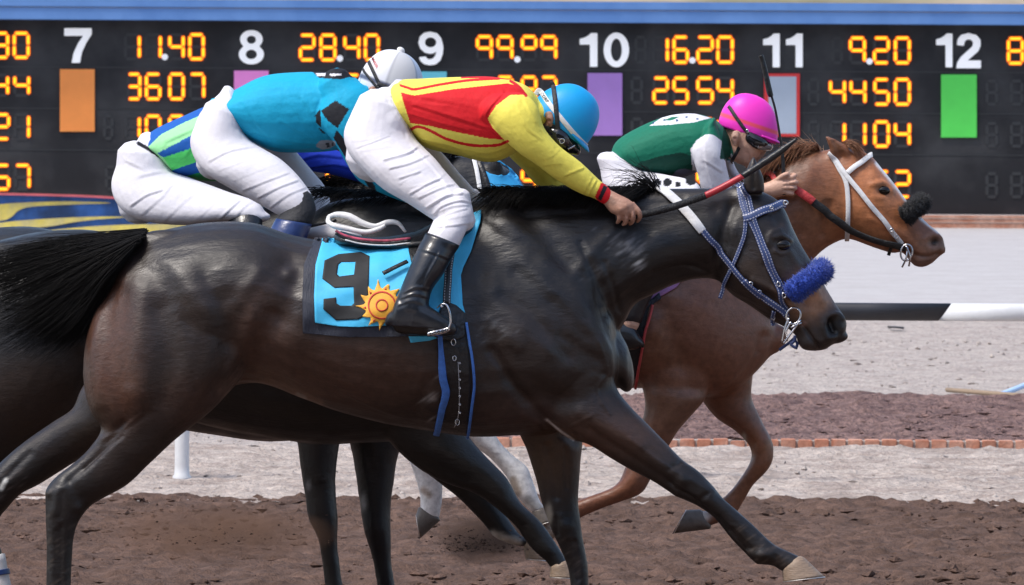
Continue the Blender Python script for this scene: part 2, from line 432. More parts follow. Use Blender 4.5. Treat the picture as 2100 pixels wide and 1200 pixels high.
m_tan = mat('tan gravel', (.45, .385, .34), .95, noise=(20, .42), bump=(45, .8, (1, 1, 1), .03), tone=((.33, .27, .235), 3), spec=.2)
m_road = mat('pale grey road', (.455, .437, .43), .93, noise=(14, .12), bump=(30, .5), tone=((.42, .395, .388), 2.2), spec=.2)
m_mulch = mat('dark red mulch', (.24, .155, .138), .95, noise=(22, .45), bump=(40, 1.0, (1, 1, 1), .04), tone=((.135, .086, .082), 9), spec=.15)
sheet('ground', -900, 900, -30, 900, -.06, m_grav)
sheet('service_road', -60, 60, 71.5, 107.9, -.006, m_road)
relief('gravel_bed', -9, 9, 47.6, 72.0, .035, [(.5, .5, .016, 1), (.12, .12, .014, 2), (.07, .07, .012, 3)], m_grav, -.006)
relief('mulch_bed', -.5, 9, 47.75, 54.3, .03, [(.6, .6, .02, 1), (.12, .12, .024, 2), (.06, .06, .03, 2)], m_mulch, .03)
relief('gravel_verge', -9, 9, 41.5, 47.7, .028, [(.5, .6, .02, 1), (.12, .12, .02, 2), (.056, .056, .016, 3)], m_tan, 0)
relief('track_dirt', -6, 6, 27.0, 42.05, .024, [(1.2, 1.2, .022, 1), (.3, .3, .014, 1), (.12, .12, .019, 2), (.05, .05, .030, 2)], m_dirt, .01, ragged=.5)
# stones and clods lying about: far too many to count
def clods(name, n, xr, yr, size, m, z=0.0, flat=.6, drop=None):
    base = np.array([(1, 0, 0), (-1, 0, 0), (0, 1, 0), (0, -1, 0), (0, 0, 1), (0, 0, -1)], float)
    fc = [(0, 2, 4), (2, 1, 4), (1, 3, 4), (3, 0, 4), (2, 0, 5), (1, 2, 5), (3, 1, 5), (0, 3, 5)]
    V, Fc = [], []
    for i in range(n):
        s = size * (0.4 + rng.random() ** 3 * 1.6)
        c = np.array([rng.uniform(*xr), rng.uniform(*yr), z + s * .2]) if drop is None else drop()
        V.append(c + (base + rng.normal(0, .25, (6, 3))) * np.array([s * rng.uniform(.8, 1.6), s, s * flat])); Fc += [tuple(k + 6 * i for k in f) for f in fc]
    o = obj(name, np.concatenate(V), Fc, m, smooth=False)
    return o
tag(clods('scattered_stones', 5000, (-7, 7), (42.2, 66), .011, m_grav), 'small pale stones strewn over the gravel beside the track', 'stones', kind='stuff')
tag(clods('dirt_clods', 6500, (-5, 5), (31, 42), .014, m_dirt, .012), 'loose brown clods lying on the raked racing track', 'dirt clods', kind='stuff')
tag(clods('mulch_chips', 4000, (-.4, 7), (47.9, 54.2), .016, m_mulch, .03, .4), 'dark red bark chips covering the bed behind the brick edging', 'mulch', kind='stuff')
# hill behind the board
nx, ny = 90, 24
X, Y = np.meshgrid(np.linspace(-420, 420, nx), np.linspace(260, 620, ny), indexing='ij')
H = np.sin(np.linspace(0, np.pi, ny))[None, :] * 38 * (.7 + .5 * vnoise(nx, ny, (9, 9), 3)) - .1
a = (np.arange(nx - 1)[:, None] * ny + np.arange(ny - 1)[None, :]).ravel()
structure(obj('hill', np.stack([X, Y, H], -1).reshape(-1, 3), np.stack([a, a + ny, a + ny + 1, a + 1], 1).tolist(), mat('dry hillside', (.33, .27, .2), .95, noise=(.3, .3), tone=((.2, .18, .11), .12))))
def box(x0, x1, y0, y1, z0, z1, bev=0.0):
    V = [(x, y, z) for x in (x0, x1) for y in (y0, y1) for z in (z0, z1)]
    Fc = [(0, 1, 3, 2), (4, 6, 7, 5), (0, 4, 5, 1), (2, 3, 7, 6), (0, 2, 6, 4), (1, 5, 7, 3)]
    if not bev: return np.array(V), Fc
    me = raw_mesh('b', V, Fc); bm = bmesh.new(); bm.from_mesh(me)
    bmesh.ops.bevel(bm, geom=bm.edges[:], offset=bev, segments=2, affect='EDGES')
    bm.verts.index_update(); V = np.array([v.co[:] for v in bm.verts]); Fc = [tuple(v.index for v in f.verts) for f in bm.faces]; bm.free(); bpy.data.meshes.remove(me)
    return V, Fc
# brick edging: a row of bricks set on edge
def m_brick(n):
    return mat(n, (.46, .20, .125), .85, noise=(30, .3), bump=(60, .4), tone=((.58, .32, .23), 5), spec=.25)
m_br = m_brick('orange brick'); m_mortar = mat('pale mortar', (.42, .37, .33), .95, bump=(60, .5))
ed = empty('brick_edging', (0, 47.8, 0), 'low edging of orange bricks set on edge in front of the dark mulch', 'edging')
bl, x = [], -.42
while x < 7.0:
    wd = .072 + rng.normal(0, .002); bl.append(box(x, x + wd, 47.72 + rng.normal(0, .004), 47.86, -.05, .045 + rng.normal(0, .002), .004)); x += wd + .012
V, Fc = join(bl); obj('brick_row', V, Fc, m_br, ed, smooth=False)
V, Fc = box(-.425, 7, 47.735, 47.85, -.055, .040); obj('mortar', V, Fc, m_mortar, ed, smooth=False)
# running rail: posts and a tube, black then white
RD = 44.2
rail = empty('running_rail', tuple(P(373, 985, RD) * np.array([1, 1, 0])), 'white posted inner rail, its tube black then white, across the gravel', 'rail')
m_wp = mat('white painted metal', (.66, .67, .68), .38, noise=(20, .06), bump=(30, .1))
m_bp = mat('black painted metal', (.028, .029, .034), .45, noise=(14, .2))
def rail_tube(name, xa, xb, slant_a, slant_b, m):
    R_ = 18.2 / F * RD; n = 20; th = np.linspace(0, 2 * np.pi, n, endpoint=False); rings = []
    for x, sl in ((xa, slant_a), (xa + .35, 0), (xb - .35, 0), (xb, slant_b)):
        rings.append(np.stack([x + sl * np.sin(th), RD + R_ * .75 * np.cos(th), zr + R_ * np.sin(th)], 1))
    V, Fc = rings_mesh(rings); obj(name, V, Fc, m, rail)
zr = P(1900, 640, RD)[2]; xs = P(1938, 640, RD)[0]
rail_tube('rail_tube', -9, xs - .002, 0, .03, m_bp); rail_tube('rail_tube', xs, 9, .03, 0, m_wp)
for x in (373, 1337):
    b = P(x, 987, RD); prof = [(.044, -.03), (.044, .0), (.036, .012), (.034, .05), (.033, .72), (.033, zr - .02)]
    th = np.linspace(0, 2 * np.pi, 18, endpoint=False)
    V, Fc = rings_mesh([np.stack([b[0] + r * np.cos(th), RD + r * np.sin(th), np.full(18, z)], 1) for r, z in prof]); obj('rail_post', V, Fc, m_wp, rail)
# garden rake left on the gravel: wooden bar with a pale blue handle
q = [P(1942, 801, 55.6) * np.array([1, 1, 0]) + (0, 0, .02), P(2130, 817, 54.5) * np.array([1, 1, 0]) + (0, 0, .02)]
V, Fc = tube_geo(crom(q, 6), .014, 6); tag(obj('wooden_stick', V, Fc, mat('weathered wood', (.3, .22, .15), .85, noise=(40, .3, (1, 8, 8)))), 'thin weathered wooden stick lying on the gravel at the right edge', 'stick')
q = [P(2046, 811, 55.3), P(2075, 801, 55.4), P(2150, 770, 55.6)]
V, Fc = tube_geo(crom(q, 6), .016, 10); tag(obj('pale_blue_pipe', V, Fc, mat('pale blue plastic', (.42, .6, .85), .45)), 'pale blue pipe propped up from the gravel over a wooden stick', 'pipe')
V, Fc = join([loft([(1822, 668, 1824, 674, .02), (1835, 669, 1834, 673, .03), (1852, 670, 1852, 675, .02)], 68.0)])
tag(obj('scrap_of_dark_plastic', V, Fc, m_bp), 'dark scrap lying flat on the gravel just below the rail', 'scrap')
# painted wall at the left with yellow swirls
mural = empty('painted_wall', tuple(P(100, 486, 101)), 'low blue wall painted with yellow swirls and a red top edge', 'wall')
m_blue = mat('mural blue', (.035, .12, .36), .8, noise=(5, .35), bump=(30, .3), tone=((.02, .05, .13), 3))
m_yel = mat('mural yellow', (.72, .58, .13), .8, noise=(6, .2), bump=(30, .3), tone=((.55, .47, .2), 4))
m_red = mat('mural red', (.6, .12, .13), .7, noise=(8, .2))
top = crom([(-260, 396), (-60, 396), (0, 397.5), (90, 399.5), (170, 402), (245, 406), (330, 412), (470, 424), (640, 440)], 6)
def slab(name, tp, bp, d0, d1, m):
    A = [P(tp[:, 0], tp[:, 1], d0), P(bp[:, 0], bp[:, 1], d0), P(bp[:, 0], bp[:, 1], d1), P(tp[:, 0], tp[:, 1], d1)]
    V, Fc = rings_mesh([np.array([a[i] for a in A]) for i in range(len(tp))]); obj(name, V, Fc, m, mural, smooth=False)
bot = top.copy(); bot[:, 1] = 498
slab('wall_body', top, bot, 100.0, 100.6, m_blue)
e0 = top.copy(); e0[:, 1] -= 2; e1 = top.copy(); e1[:, 1] += 2.5
slab('top_edge', e0, e1, 99.93, 100.7, m_red)
for sw in ([(-60, 428), (0, 419), (60, 415), (150, 413), (228, 416.5), (140, 420), (65, 424), (38, 432), (22, 446), (0, 453), (-60, 457)],
           [(-60, 466), (0, 457), (60, 451), (150, 446), (215, 444), (262, 445.5), (200, 450), (150, 456), (105, 464), (40, 470), (-60, 482)],
           [(100, 472), (200, 463.5), (300, 460), (400, 461), (520, 470), (520, 484), (100, 484)]):
    s = np.vstack([sw, sw[:1]]); s = crom(s, 4)[:-1]; q, f = poly_geo([tuple(p) for p in s], edge=400)
    A = P(q[:, 0], q[:, 1], 99.985); obj('yellow_swirl', A, f, m_yel, mural, smooth=False)
# unseen dark stand added behind the camera to block the low sky
gs = empty('added_grandstand', (0, -14, 0), 'long dark stepped stand added unseen behind the camera to block low sky', 'added_grandstand')
m_gs = mat('grandstand concrete', (.16, .15, .14), .9, noise=(2, .2))
tiers = [box(-70, 70, -10.9 - 1.6 * k, -9.3 - 1.6 * k, -.06, 1.0 + .85 * k) for k in range(10)]
V, Fc = join(tiers); obj('tiers', V, Fc, m_gs, gs, smooth=False)
V, Fc = box(-70, 70, -27.5, -25.9, -.06, 17.0); obj('back_wall', V, Fc, m_gs, gs, smooth=False)
V, Fc = box(-72, 72, -28.5, -11.0, 17.003, 17.5); obj('roof', V, Fc, m_gs, gs, smooth=False)
# ------------------------------------------------------------------ tote board
BD = 108.5
board = empty('tote_board', tuple(P(1050, 462, BD)), 'long black odds board with orange lamp digits under a blue beam', 'tote board')
m_bd = mat('tote board black', (.0155, .0158, .0185), .62, noise=(1.3, .25), tone=((.034, .0345, .037), 1.3), spec=.3)
m_beam = mat('blue beam paint', (.085, .205, .48), .5, noise=(3, .06), tone=((.11, .24, .52), 1.5))
m_white = mat('emissive white numeral', (.95, .95, .95), .45, noise=(5, .04), emit=((1, 1, 1, 1), .16))  # white figures, slight emission added to brighten them
m_lamp = mat('amber lamp rim', (.5, .1, .01), .5, emit=((1.0, .16, .0, 1), .75))
m_core = mat('amber lamp core', (.6, .3, .02), .5, emit=((1.0, .5, .02, 1), 1.0))
m_ghost = mat('unlit lamp', (.026, .027, .029), .5)
def brd(x, y, proud=0.0):
    return P(x, y, BD - proud)
xl, xr = P(-1500, 300, BD)[0], P(3600, 300, BD)[0]
zt, zb = P(1050, 46, BD)[2], P(1050, 433, BD)[2]
V, Fc = box(xl, xr, BD, BD + .6, zb - .01, zt + .02); obj('backing', V, Fc, m_bd, board, smooth=False)
for yy in (143, 228, 313):           # faint module joints
    z = P(1050, yy, BD)[2]; V, Fc = box(xl, xr, BD - .006, BD + .01, z - .006, z + .006); obj('module_joint', V, Fc, m_ghost, board, smooth=False)
zt2, zm = P(1050, 3, BD)[2], P(1050, 20, BD)[2]
V1 = box(xl, xr, BD - .35, BD + .7, zt, zm - .006, .006); V2 = box(xl, xr, BD - .37, BD + .72, zm, zt2, .01)
V, Fc = join([V1, V2]); obj('top_beam', V, Fc, m_beam, board, smooth=False)
V, Fc = box(xl, xr, BD - .25, BD - .02, -.06, zb - .02); obj('brick_base', V, Fc, m_brick('red brick base'), board, smooth=False)
zc = (zb) / 3
for k in (1, 2):
    V, Fc = box(xl, xr, BD - .256, BD - .2, zc * k - .004, zc * k + .004); obj('mortar_line', V, Fc, m_mortar, board, smooth=False)
def bar(x0, y0, x1, y1, wd, proud, n=6):
    """capsule-shaped lamp bar between two pixels"""
    a = np.array([x0, y0], float); b = np.array([x1, y1], float); t = (b - a) / np.linalg.norm(b - a); s = np.array([-t[1], t[0]]) * wd / 2
    pts = []
    for c, sg in ((a, -1), (b, 1)):
        for k in range(n):
            f = R(-90 + 180 * k / (n - 1)); pts.append(c + sg * (t * math.cos(f) * wd / 2 + s * math.sin(f)))
    pts = np.array(pts); V = np.concatenate([brd(pts[:, 0], pts[:, 1], proud), brd(pts[:, 0], pts[:, 1], -.005)])
    m = len(pts); return V, [tuple(range(m))] + [(i, (i + 1) % m, m + (i + 1) % m, m + i) for i in range(m)]
SEG = {'0': 'abcdef', '1': 'bc', '2': 'abged', '3': 'abgcd', '4': 'fgbc', '5': 'afgcd', '6': 'afgedc', '7': 'abc', '8': 'abcdefg', '9': 'abfgc', 'o': 'abfg', '-': ''}
def digit(ch, x0, y0, x1, y1, par):
    wd, g = 8.5, 2.0
    xm0, xm1, ya, yb = x0 + wd / 2, x1 - wd / 2, y0 + wd / 2, y1 - wd / 2; ym = (ya + yb) / 2; h = wd / 2
    S = {'a': (xm0 + 4, ya, xm1 - 4, ya), 'd': (xm0 + 4, yb, xm1 - 4, yb), 'g': (xm0 + 4, ym, xm1 - 4, ym), 'f': (xm0, ya + 6, xm0, ym - 4), 'e': (xm0, ym + 4, xm0, yb - 6),
         'b': (xm1, ya + 6, xm1, ym - 4), 'c': (xm1, ym + 4, xm1, yb - 6)}
    lit = SEG[ch]; A, B, G = [], [], []
    for k, s in S.items():
        if k in lit:
            A.append(bar(*s, wd, .02)); n = 4
            for i in range(n):
                t0, t1 = (i + .12) / n, (i + .88) / n
                p = lambda t: (s[0] + (s[2] - s[0]) * t, s[1] + (s[3] - s[1]) * t)
                B.append(bar(*p(t0), *p(t1), wd * .55, .028, 4))
        else: G.append(bar(*s, wd * .8, .008, 4))
    pr = [join(l) if l else None for l in (A, B, G)]; V, Fc = join([p for p in pr if p]); mi = sum([[i] * len(p[1]) for i, p in enumerate(pr) if p], [])
    obj('digit', V, Fc, [m_lamp, m_core, m_ghost], par, smooth=False, mi=mi)
def row(chars, y0, y1, dot=None):
    d = bpy.data.objects.new('number_display', None); COL.objects.link(d); d.parent = board
    for ch, x0, x1 in chars: digit(ch, x0, y0, x1, y1, d)
    if dot:
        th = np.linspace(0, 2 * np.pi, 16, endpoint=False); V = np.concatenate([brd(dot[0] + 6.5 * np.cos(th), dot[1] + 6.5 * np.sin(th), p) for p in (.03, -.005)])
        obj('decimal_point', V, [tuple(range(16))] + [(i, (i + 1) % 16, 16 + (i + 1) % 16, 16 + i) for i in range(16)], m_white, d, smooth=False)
ADJ = 0.0
row([('8', -17, 20), ('0', 25, 62)], 64, 122); row([('4', -17, 20), ('4', 26, 63)], 150, 200); row([('2', -14, 22), ('1', 27, 63)], 231, 289); row([('5', -15, 22), ('7', 28, 64)], 335, 392)
row([('1', 253, 290), ('1', 295, 333), ('4', 344, 380), ('0', 385, 421)], 67, 125, (338, 117)); row([('3', 259, 291), ('6', 296, 332), ('0', 344, 380), ('7', 386, 422)], 148, 207)
row([('-', 210, 234), ('1', 254, 290), ('0', 296, 332), ('9', 344, 380), ('0', 386, 422)], 234, 288); row([('-', 214, 240), ('-', 262, 290)], 338, 392)
row([('2', 612, 648), ('8', 654, 691), ('4', 703, 740), ('0', 745, 780)], 68, 127, (697, 120)); row([('3', 612, 648), ('1', 654, 691), ('6', 703, 740), ('4', 745, 780)], 150, 209)
row([('1', 640, 676), ('6', 682, 718)], 338, 396)
row([('9', 975, 1012), ('9', 1017, 1054), ('o', 1067, 1103), ('9', 1107, 1144)], 71, 127, (1061, 122)); row([('7', 1017, 1054), ('8', 1067, 1103), ('7', 1107, 1144)], 154, 212)
row([('5', 1067, 1103), ('2', 1107, 1144)], 342, 398)
row([('-', 1300, 1328), ('1', 1336, 1373), ('6', 1378, 1414), ('2', 1427, 1465), ('0', 1468, 1506)], 72, 132, (1420, 124))
row([('-', 1292, 1320), ('2', 1337, 1373), ('5', 1378, 1414), ('5', 1427, 1465), ('4', 1468, 1506)], 156, 215); row([('-', 1292, 1320), ('-', 1340, 1372), ('7', 1427, 1465), ('4', 1468, 1506)], 240, 299); row([('5', 1427, 1465), ('0', 1468, 1506)], 343, 402)
row([('-', 1704, 1730), ('9', 1740, 1777), ('2', 1789, 1826), ('0', 1832, 1869)], 74, 133, (1783, 126))
row([('-', 1655, 1682), ('4', 1699, 1736), ('4', 1741, 1778), ('5', 1790, 1826), ('0', 1832, 1869)], 159, 218)
row([('-', 1655, 1682), ('1', 1700, 1736), ('1', 1741, 1778), ('0', 1790, 1826), ('4', 1832, 1869)], 246, 304); row([('6', 1790, 1826), ('2', 1832, 1869)], 348, 408)
row([('8', 2064, 2101), ('0', 2106, 2143)], 75, 134); row([('-', 2020, 2048), ('-', 2070, 2100)], 162, 218); row([('-', 2020, 2048), ('-', 2070, 2100)], 249, 304); row([('-', 2020, 2048), ('-', 2070, 2100)], 352, 408)
def panel(x0, y0, x1, y1, c, border=None):
    if border:
        q = [brd(x, y, pr) for pr in (.03, -.005) for x, y in ((x0, y0), (x1, y0), (x1, y1), (x0, y1))]
        fr = obj('colour_panel', q, [(0, 1, 2, 3), (0, 4, 5, 1), (1, 5, 6, 2), (2, 6, 7, 3), (3, 7, 4, 0)], mat('panel border', border, .5), board, smooth=False)
        x0, y0, x1, y1 = x0 + 9, y0 + 6, x1 - 7, y1 - 6; q = [brd(x, y, pr) for pr in (.035, .02) for x, y in ((x0, y0), (x1, y0), (x1, y1), (x0, y1))]
        obj('panel_face', q, [(0, 1, 2, 3), (0, 4, 5, 1), (1, 5, 6, 2), (2, 6, 7, 3), (3, 7, 4, 0)], mat('panel face', c, .45, noise=(4, .06)), fr, smooth=False)
    else:
        q = [brd(x, y, pr) for pr in (.03, -.005) for x, y in ((x0, y0), (x1, y0), (x1, y1), (x0, y1))]
        obj('colour_panel', q, [(0, 1, 2, 3), (0, 4, 5, 1), (1, 5, 6, 2), (2, 6, 7, 3), (3, 7, 4, 0)], mat('panel colour', c, .45, noise=(4, .07)), board, smooth=False)
for x0, y0, x1, y1, c in ((123, 142, 194, 270, srgb(240, 145, 68)), (480, 145, 551, 273, srgb(240, 140, 212)), (845, 147, 916, 274, srgb(110, 205, 220)), (1205, 150, 1276, 278, srgb(168, 125, 200)), (1930, 153, 2003, 282, srgb(85, 215, 85))):
    panel(x0, y0, x1, y1, c)
panel(1567, 151, 1640, 280, srgb(170, 182, 196), srgb(215, 50, 50))
ELL = lambda cx, cy, rx, ry, n=28: [(cx + rx * math.cos(2 * math.pi * k / n), cy + ry * math.sin(2 * math.pi * k / n)) for k in range(n)]
def eight():
    w_ = lambda y: max([rx * math.sqrt(max(0, 1 - ((y - cy) / ry) ** 2)) for cy, rx, ry in ((27, 45, 27), (71, 50, 29))])
    ys = [50 - 50 * math.cos(math.pi * k / 40) for k in range(1, 40)]; return [(50 + w_(y), y) for y in ys] + [(50 - w_(y), y) for y in ys[::-1]]
GLYPH = {'7': ([(0, 0), (100, 0), (100, 17), (80, 42), (64, 70), (57, 100), (27, 100), (34, 72), (50, 44), (69, 22), (0, 22)], []),
    '1': ([(64, 0), (100, 0), (100, 100), (58, 100), (58, 34), (0, 34), (0, 17), (26, 14), (50, 7)], []), '8': (eight(), [ELL(50, 28, 19, 12), ELL(50, 71, 23, 14)]), '0': (ELL(50, 50, 50, 50), [ELL(50, 50, 22, 33)]),
    '9': ([(3, 76), (30, 74), (34, 80), (46, 83), (60, 79), (69, 70), (73, 58), (62, 64), (47, 66), (25, 62), (8, 50), (0, 33), (6, 15), (22, 4), (48, 0), (75, 5), (92, 20), (100, 45), (98, 66), (88, 86), (70, 97), (46, 100), (22, 96), (8, 87)], [ELL(49, 32, 23, 15)]),
    '2': ([(3, 34), (6, 17), (20, 5), (49, 0), (80, 6), (95, 19), (96, 36), (86, 52), (62, 67), (44, 78), (97, 78), (97, 100), (0, 100), (4, 84), (18, 68), (47, 49), (64, 38), (67, 28), (61, 20), (49, 17), (36, 21), (31, 28), (30, 36)], [])}
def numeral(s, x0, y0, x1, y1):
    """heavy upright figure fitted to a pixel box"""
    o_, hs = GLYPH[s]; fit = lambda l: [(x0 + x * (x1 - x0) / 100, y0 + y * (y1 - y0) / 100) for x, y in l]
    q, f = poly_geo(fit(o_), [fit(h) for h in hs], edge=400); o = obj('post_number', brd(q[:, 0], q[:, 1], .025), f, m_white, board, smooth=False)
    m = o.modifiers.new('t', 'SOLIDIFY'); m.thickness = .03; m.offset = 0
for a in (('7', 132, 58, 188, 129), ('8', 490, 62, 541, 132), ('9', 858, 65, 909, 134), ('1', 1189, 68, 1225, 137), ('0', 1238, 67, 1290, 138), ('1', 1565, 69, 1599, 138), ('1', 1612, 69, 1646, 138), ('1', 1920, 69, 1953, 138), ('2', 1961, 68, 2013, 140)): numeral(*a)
# ================================================================== horses
def paint(me, base, regions):
    """coat colour: base, then soft-edged patches (x, y, rx, ry, colour, strength) or (polyline, width, colour, strength)"""
    q = to_px(vcos(me)); c = np.tile(np.array(base, float), (len(q), 1))
    for r in regions:
        if np.ndim(r[0]) == 0:
            d2 = ((q[:, 0] - r[0]) / r[2]) ** 2 + ((q[:, 1] - r[1]) / r[3]) ** 2; k = r[5] * np.exp(-d2 ** 1.5); cc = r[4]
        else:
            k = r[3] * np.exp(-(seg_dist(q, r[0]) / r[1]) ** 4); cc = r[2]
        c = c * (1 - k[:, None]) + np.array(cc) * k[:, None]
    return c
def horse_root(x, d, label):
    return empty('horse', tuple(P(x, 1000, d) * np.array([1, 1, 0])), label, 'horse', 'racehorses galloping in a bunch')
def hoof(root, cor, sole, d, m, shoe=True):
    """cor/sole: (x1,y1,x2,y2,w,dy) at the hairline and at the ground edge"""
    mid = [(a + b) / 2 for a, b in zip(cor, sole)]; mid[4] *= 1.0
    ex = [c + (c - s) * .12 for c, s in zip(cor, sole)]; ex[4] = cor[4] * .9
    V, Fc = loft([ex, cor, mid, sole], d, cap=(.4, 0), sub=4, n=22, sq=2.2); h = obj('hoof', V, Fc, m, root)
    if shoe:
        s2 = [s + (s - c) * .07 for c, s in zip(cor, sole)]; s2[4] = sole[4]; s1 = [s + (s - c) * .012 for c, s in zip(cor, sole)]; s1[4] = sole[4]
        V, Fc = loft([s1, s2], d, cap=(0, 0), sub=2, n=22, sq=2.2, sc_=1.02); obj('shoe', V, Fc, MT['shoe'], h)
    return h
def eye(root, x, y, r_px, d, tree, m=None):
    h = cast(x, y, [tree]); c = np.array(h[0]) + np.array(h[1]) * (-.08 * r_px * d / F); r = r_px * d / F
    n = 20; rings = []
    for i in range(1, 14):
        f = math.pi * i / 14; th = np.linspace(0, 2 * np.pi, n, endpoint=False)
        rings.append(c + r * np.stack([1.2 * np.sin(f) * np.cos(th), .8 * np.sin(f) * np.sin(th), np.full(n, .85 * math.cos(f))], 1))
    V, Fc = rings_mesh(rings); return obj('eye', V, Fc, m or MT['eye'], root)
# ---------------------------------------------------------------- dark bay in front
D1 = 30.0
TORSO = [(240, 625, 222, 730, .05), (246, 555, 212, 800, .15), (288, 490, 272, 830, .22), (360, 466, 370, 830, .265), (440, 455, 450, 800, .285), (520, 457, 530, 786, .285), (600, 482, 610, 812, .275),
         (700, 498, 690, 843, .29), (800, 496, 790, 869, .30), (880, 470, 880, 884, .295, 0, .15), (960, 425, 970, 896, .27, 0, .35), (1040, 402, 1060, 893, .25, 0, .4), (1130, 420, 1140, 888, .235, 0, .25), (1205, 480, 1205, 868, .21),
         (1250, 590, 1245, 830, .17), (1266, 670, 1262, 790, .10)]
NECK = [(930, 440, 1150, 800, .14), (990, 404, 1262, 690, .165), (1080, 395, 1300, 628, .14, 0, .3), (1160, 392, 1338, 606, .12, 0, .3), (1240, 391, 1378, 586, .105, 0, .25), (1330, 387, 1425, 573, .092, 0, .2), (1420, 386, 1466, 574, .086),
        (1490, 386, 1498, 592, .085), (1535, 385, 1520, 604, .08)]
HEAD = [(1528, 379, 1480, 584, .078), (1560, 391, 1502, 606, .092), (1592, 408, 1530, 623, .102), (1611, 432, 1555, 640, .104), (1627, 470, 1578, 656, .098), (1645, 505, 1600, 667, .084), (1665, 538, 1618, 676, .07), (1690, 583, 1632, 690, .062),
        (1711, 618, 1636, 704, .058), (1729, 645, 1650, 718, .058), (1737, 664, 1686, 719, .05), (1733, 682, 1710, 705, .03)]
EAR = [(1520, 396, 1568, 396, .030, -.05), (1524, 370, 1567, 370, .030, -.055), (1530, 350, 1562, 354, .025, -.06), (1537, 333, 1554, 338, .016, -.06), (1543, 322, 1549, 325, .008, -.06)]
EARF = [(a, b, c, d_, w_, -e) for a, b, c, d_, w_, e in EAR]
NH = [(265, 500, 460, 505, .05, -.06), (222, 575, 510, 570, .125, -.10), (180, 680, 555, 660, .152, -.12), (170, 760, 520, 745, .155, -.13), (176, 815, 470, 805, .14, -.135), (188, 850, 429, 847, .115, -.14), (207, 880, 362, 900, .088, -.14), (182, 920, 308, 950, .072, -.14), (150, 950, 262, 994, .062, -.14), (112, 980, 214, 1021, .056, -.14),
      (94, 1006, 184, 1040, .05, -.14), (93, 1045, 163, 1068, .047, -.14), (94, 1082, 153, 1095, .042, -.14), (95, 1130, 149, 1130, .036, -.14), (94, 1200, 146, 1200, .033, -.14), (92, 1262, 146, 1262, .034, -.14), (92, 1305, 160, 1292, .041, -.14), (112, 1345, 182, 1318, .036, -.14), (126, 1368, 196, 1340, .04, -.14)]
FH = [(245, 620, 420, 620, .10, .10), (200, 740, 360, 790, .12, .13), (165, 800, 310, 862, .1, .14), (148, 838, 262, 900, .085, .14), (110, 864, 198, 922, .068, .14), (63, 896, 138, 958, .06, .14), (20, 930, 82, 993, .055, .14), (-18, 968, 42, 1014, .052, .14), (-44, 1004, 16, 1042, .048, .14),
      (-62, 1044, -2, 1064, .042, .14), (-88, 1120, -36, 1128, .034, .14), (-116, 1210, -64, 1220, .033, .14), (-128, 1262, -62, 1268, .04, .14), (-112, 1316, -48, 1300, .035, .14), (-96, 1346, -30, 1322, .04, .14)]
NF = [(1080, 800, 1240, 700, .10, -.09), (1118, 862, 1262, 788, .098, -.105), (1160, 897, 1290, 830, .088, -.11), (1207, 912, 1330, 871, .076, -.115), (1252, 940, 1366, 908, .065, -.115), (1290, 962, 1400, 943, .058, -.115), (1340, 988, 1430, 964, .051, -.115), (1385, 1017, 1462, 996, .049, -.115), (1427, 1036, 1483, 1022, .045, -.115),
      (1464, 1062, 1507, 1043, .037, -.115), (1499, 1105, 1540, 1072, .033, -.115), (1525, 1132, 1571, 1102, .034, -.115), (1552, 1156, 1592, 1119, .037, -.115), (1583, 1160, 1620, 1132, .033, -.115), (1603, 1172, 1652, 1147, .038, -.115)]
FF = [(1060, 800, 1230, 800, .10, .10), (1060, 862, 1205, 860, .092, .11), (1065, 890, 1197, 895, .085, .11), (1078, 918, 1194, 920, .078, .11), (1088, 948, 1191, 948, .068, .11), (1099, 984, 1188, 990, .057, .11), (1109, 1025, 1186, 1028, .05, .11), (1121, 1060, 1190, 1062, .047, .11), (1133, 1092, 1194, 1095, .045, .11),
      (1148, 1124, 1200, 1127, .037, .11), (1164, 1164, 1206, 1162, .032, .11), (1170, 1205, 1208, 1205, .031, .11), (1174, 1268, 1212, 1268, .032, .11), (1174, 1310, 1224, 1304, .038, .11), (1188, 1345, 1238, 1325, .034, .11), (1196, 1368, 1252, 1344, .04, .11)]
h1 = horse_root(720, D1, 'dark bay racehorse in front wearing a cyan cloth numbered 9')
me1 = organic([loft(TORSO, D1), loft(NECK, D1), loft(HEAD, D1), loft(EAR, D1, cap=(0, 1)), loft(EARF, D1, cap=(0, 1)), loft(NH, D1, cap=(1, .3)), loft(FH, D1, cap=(1, .3)), loft(NF, D1, cap=(1, .3)), loft(FF, D1, cap=(1, .3))], .0052, 16)
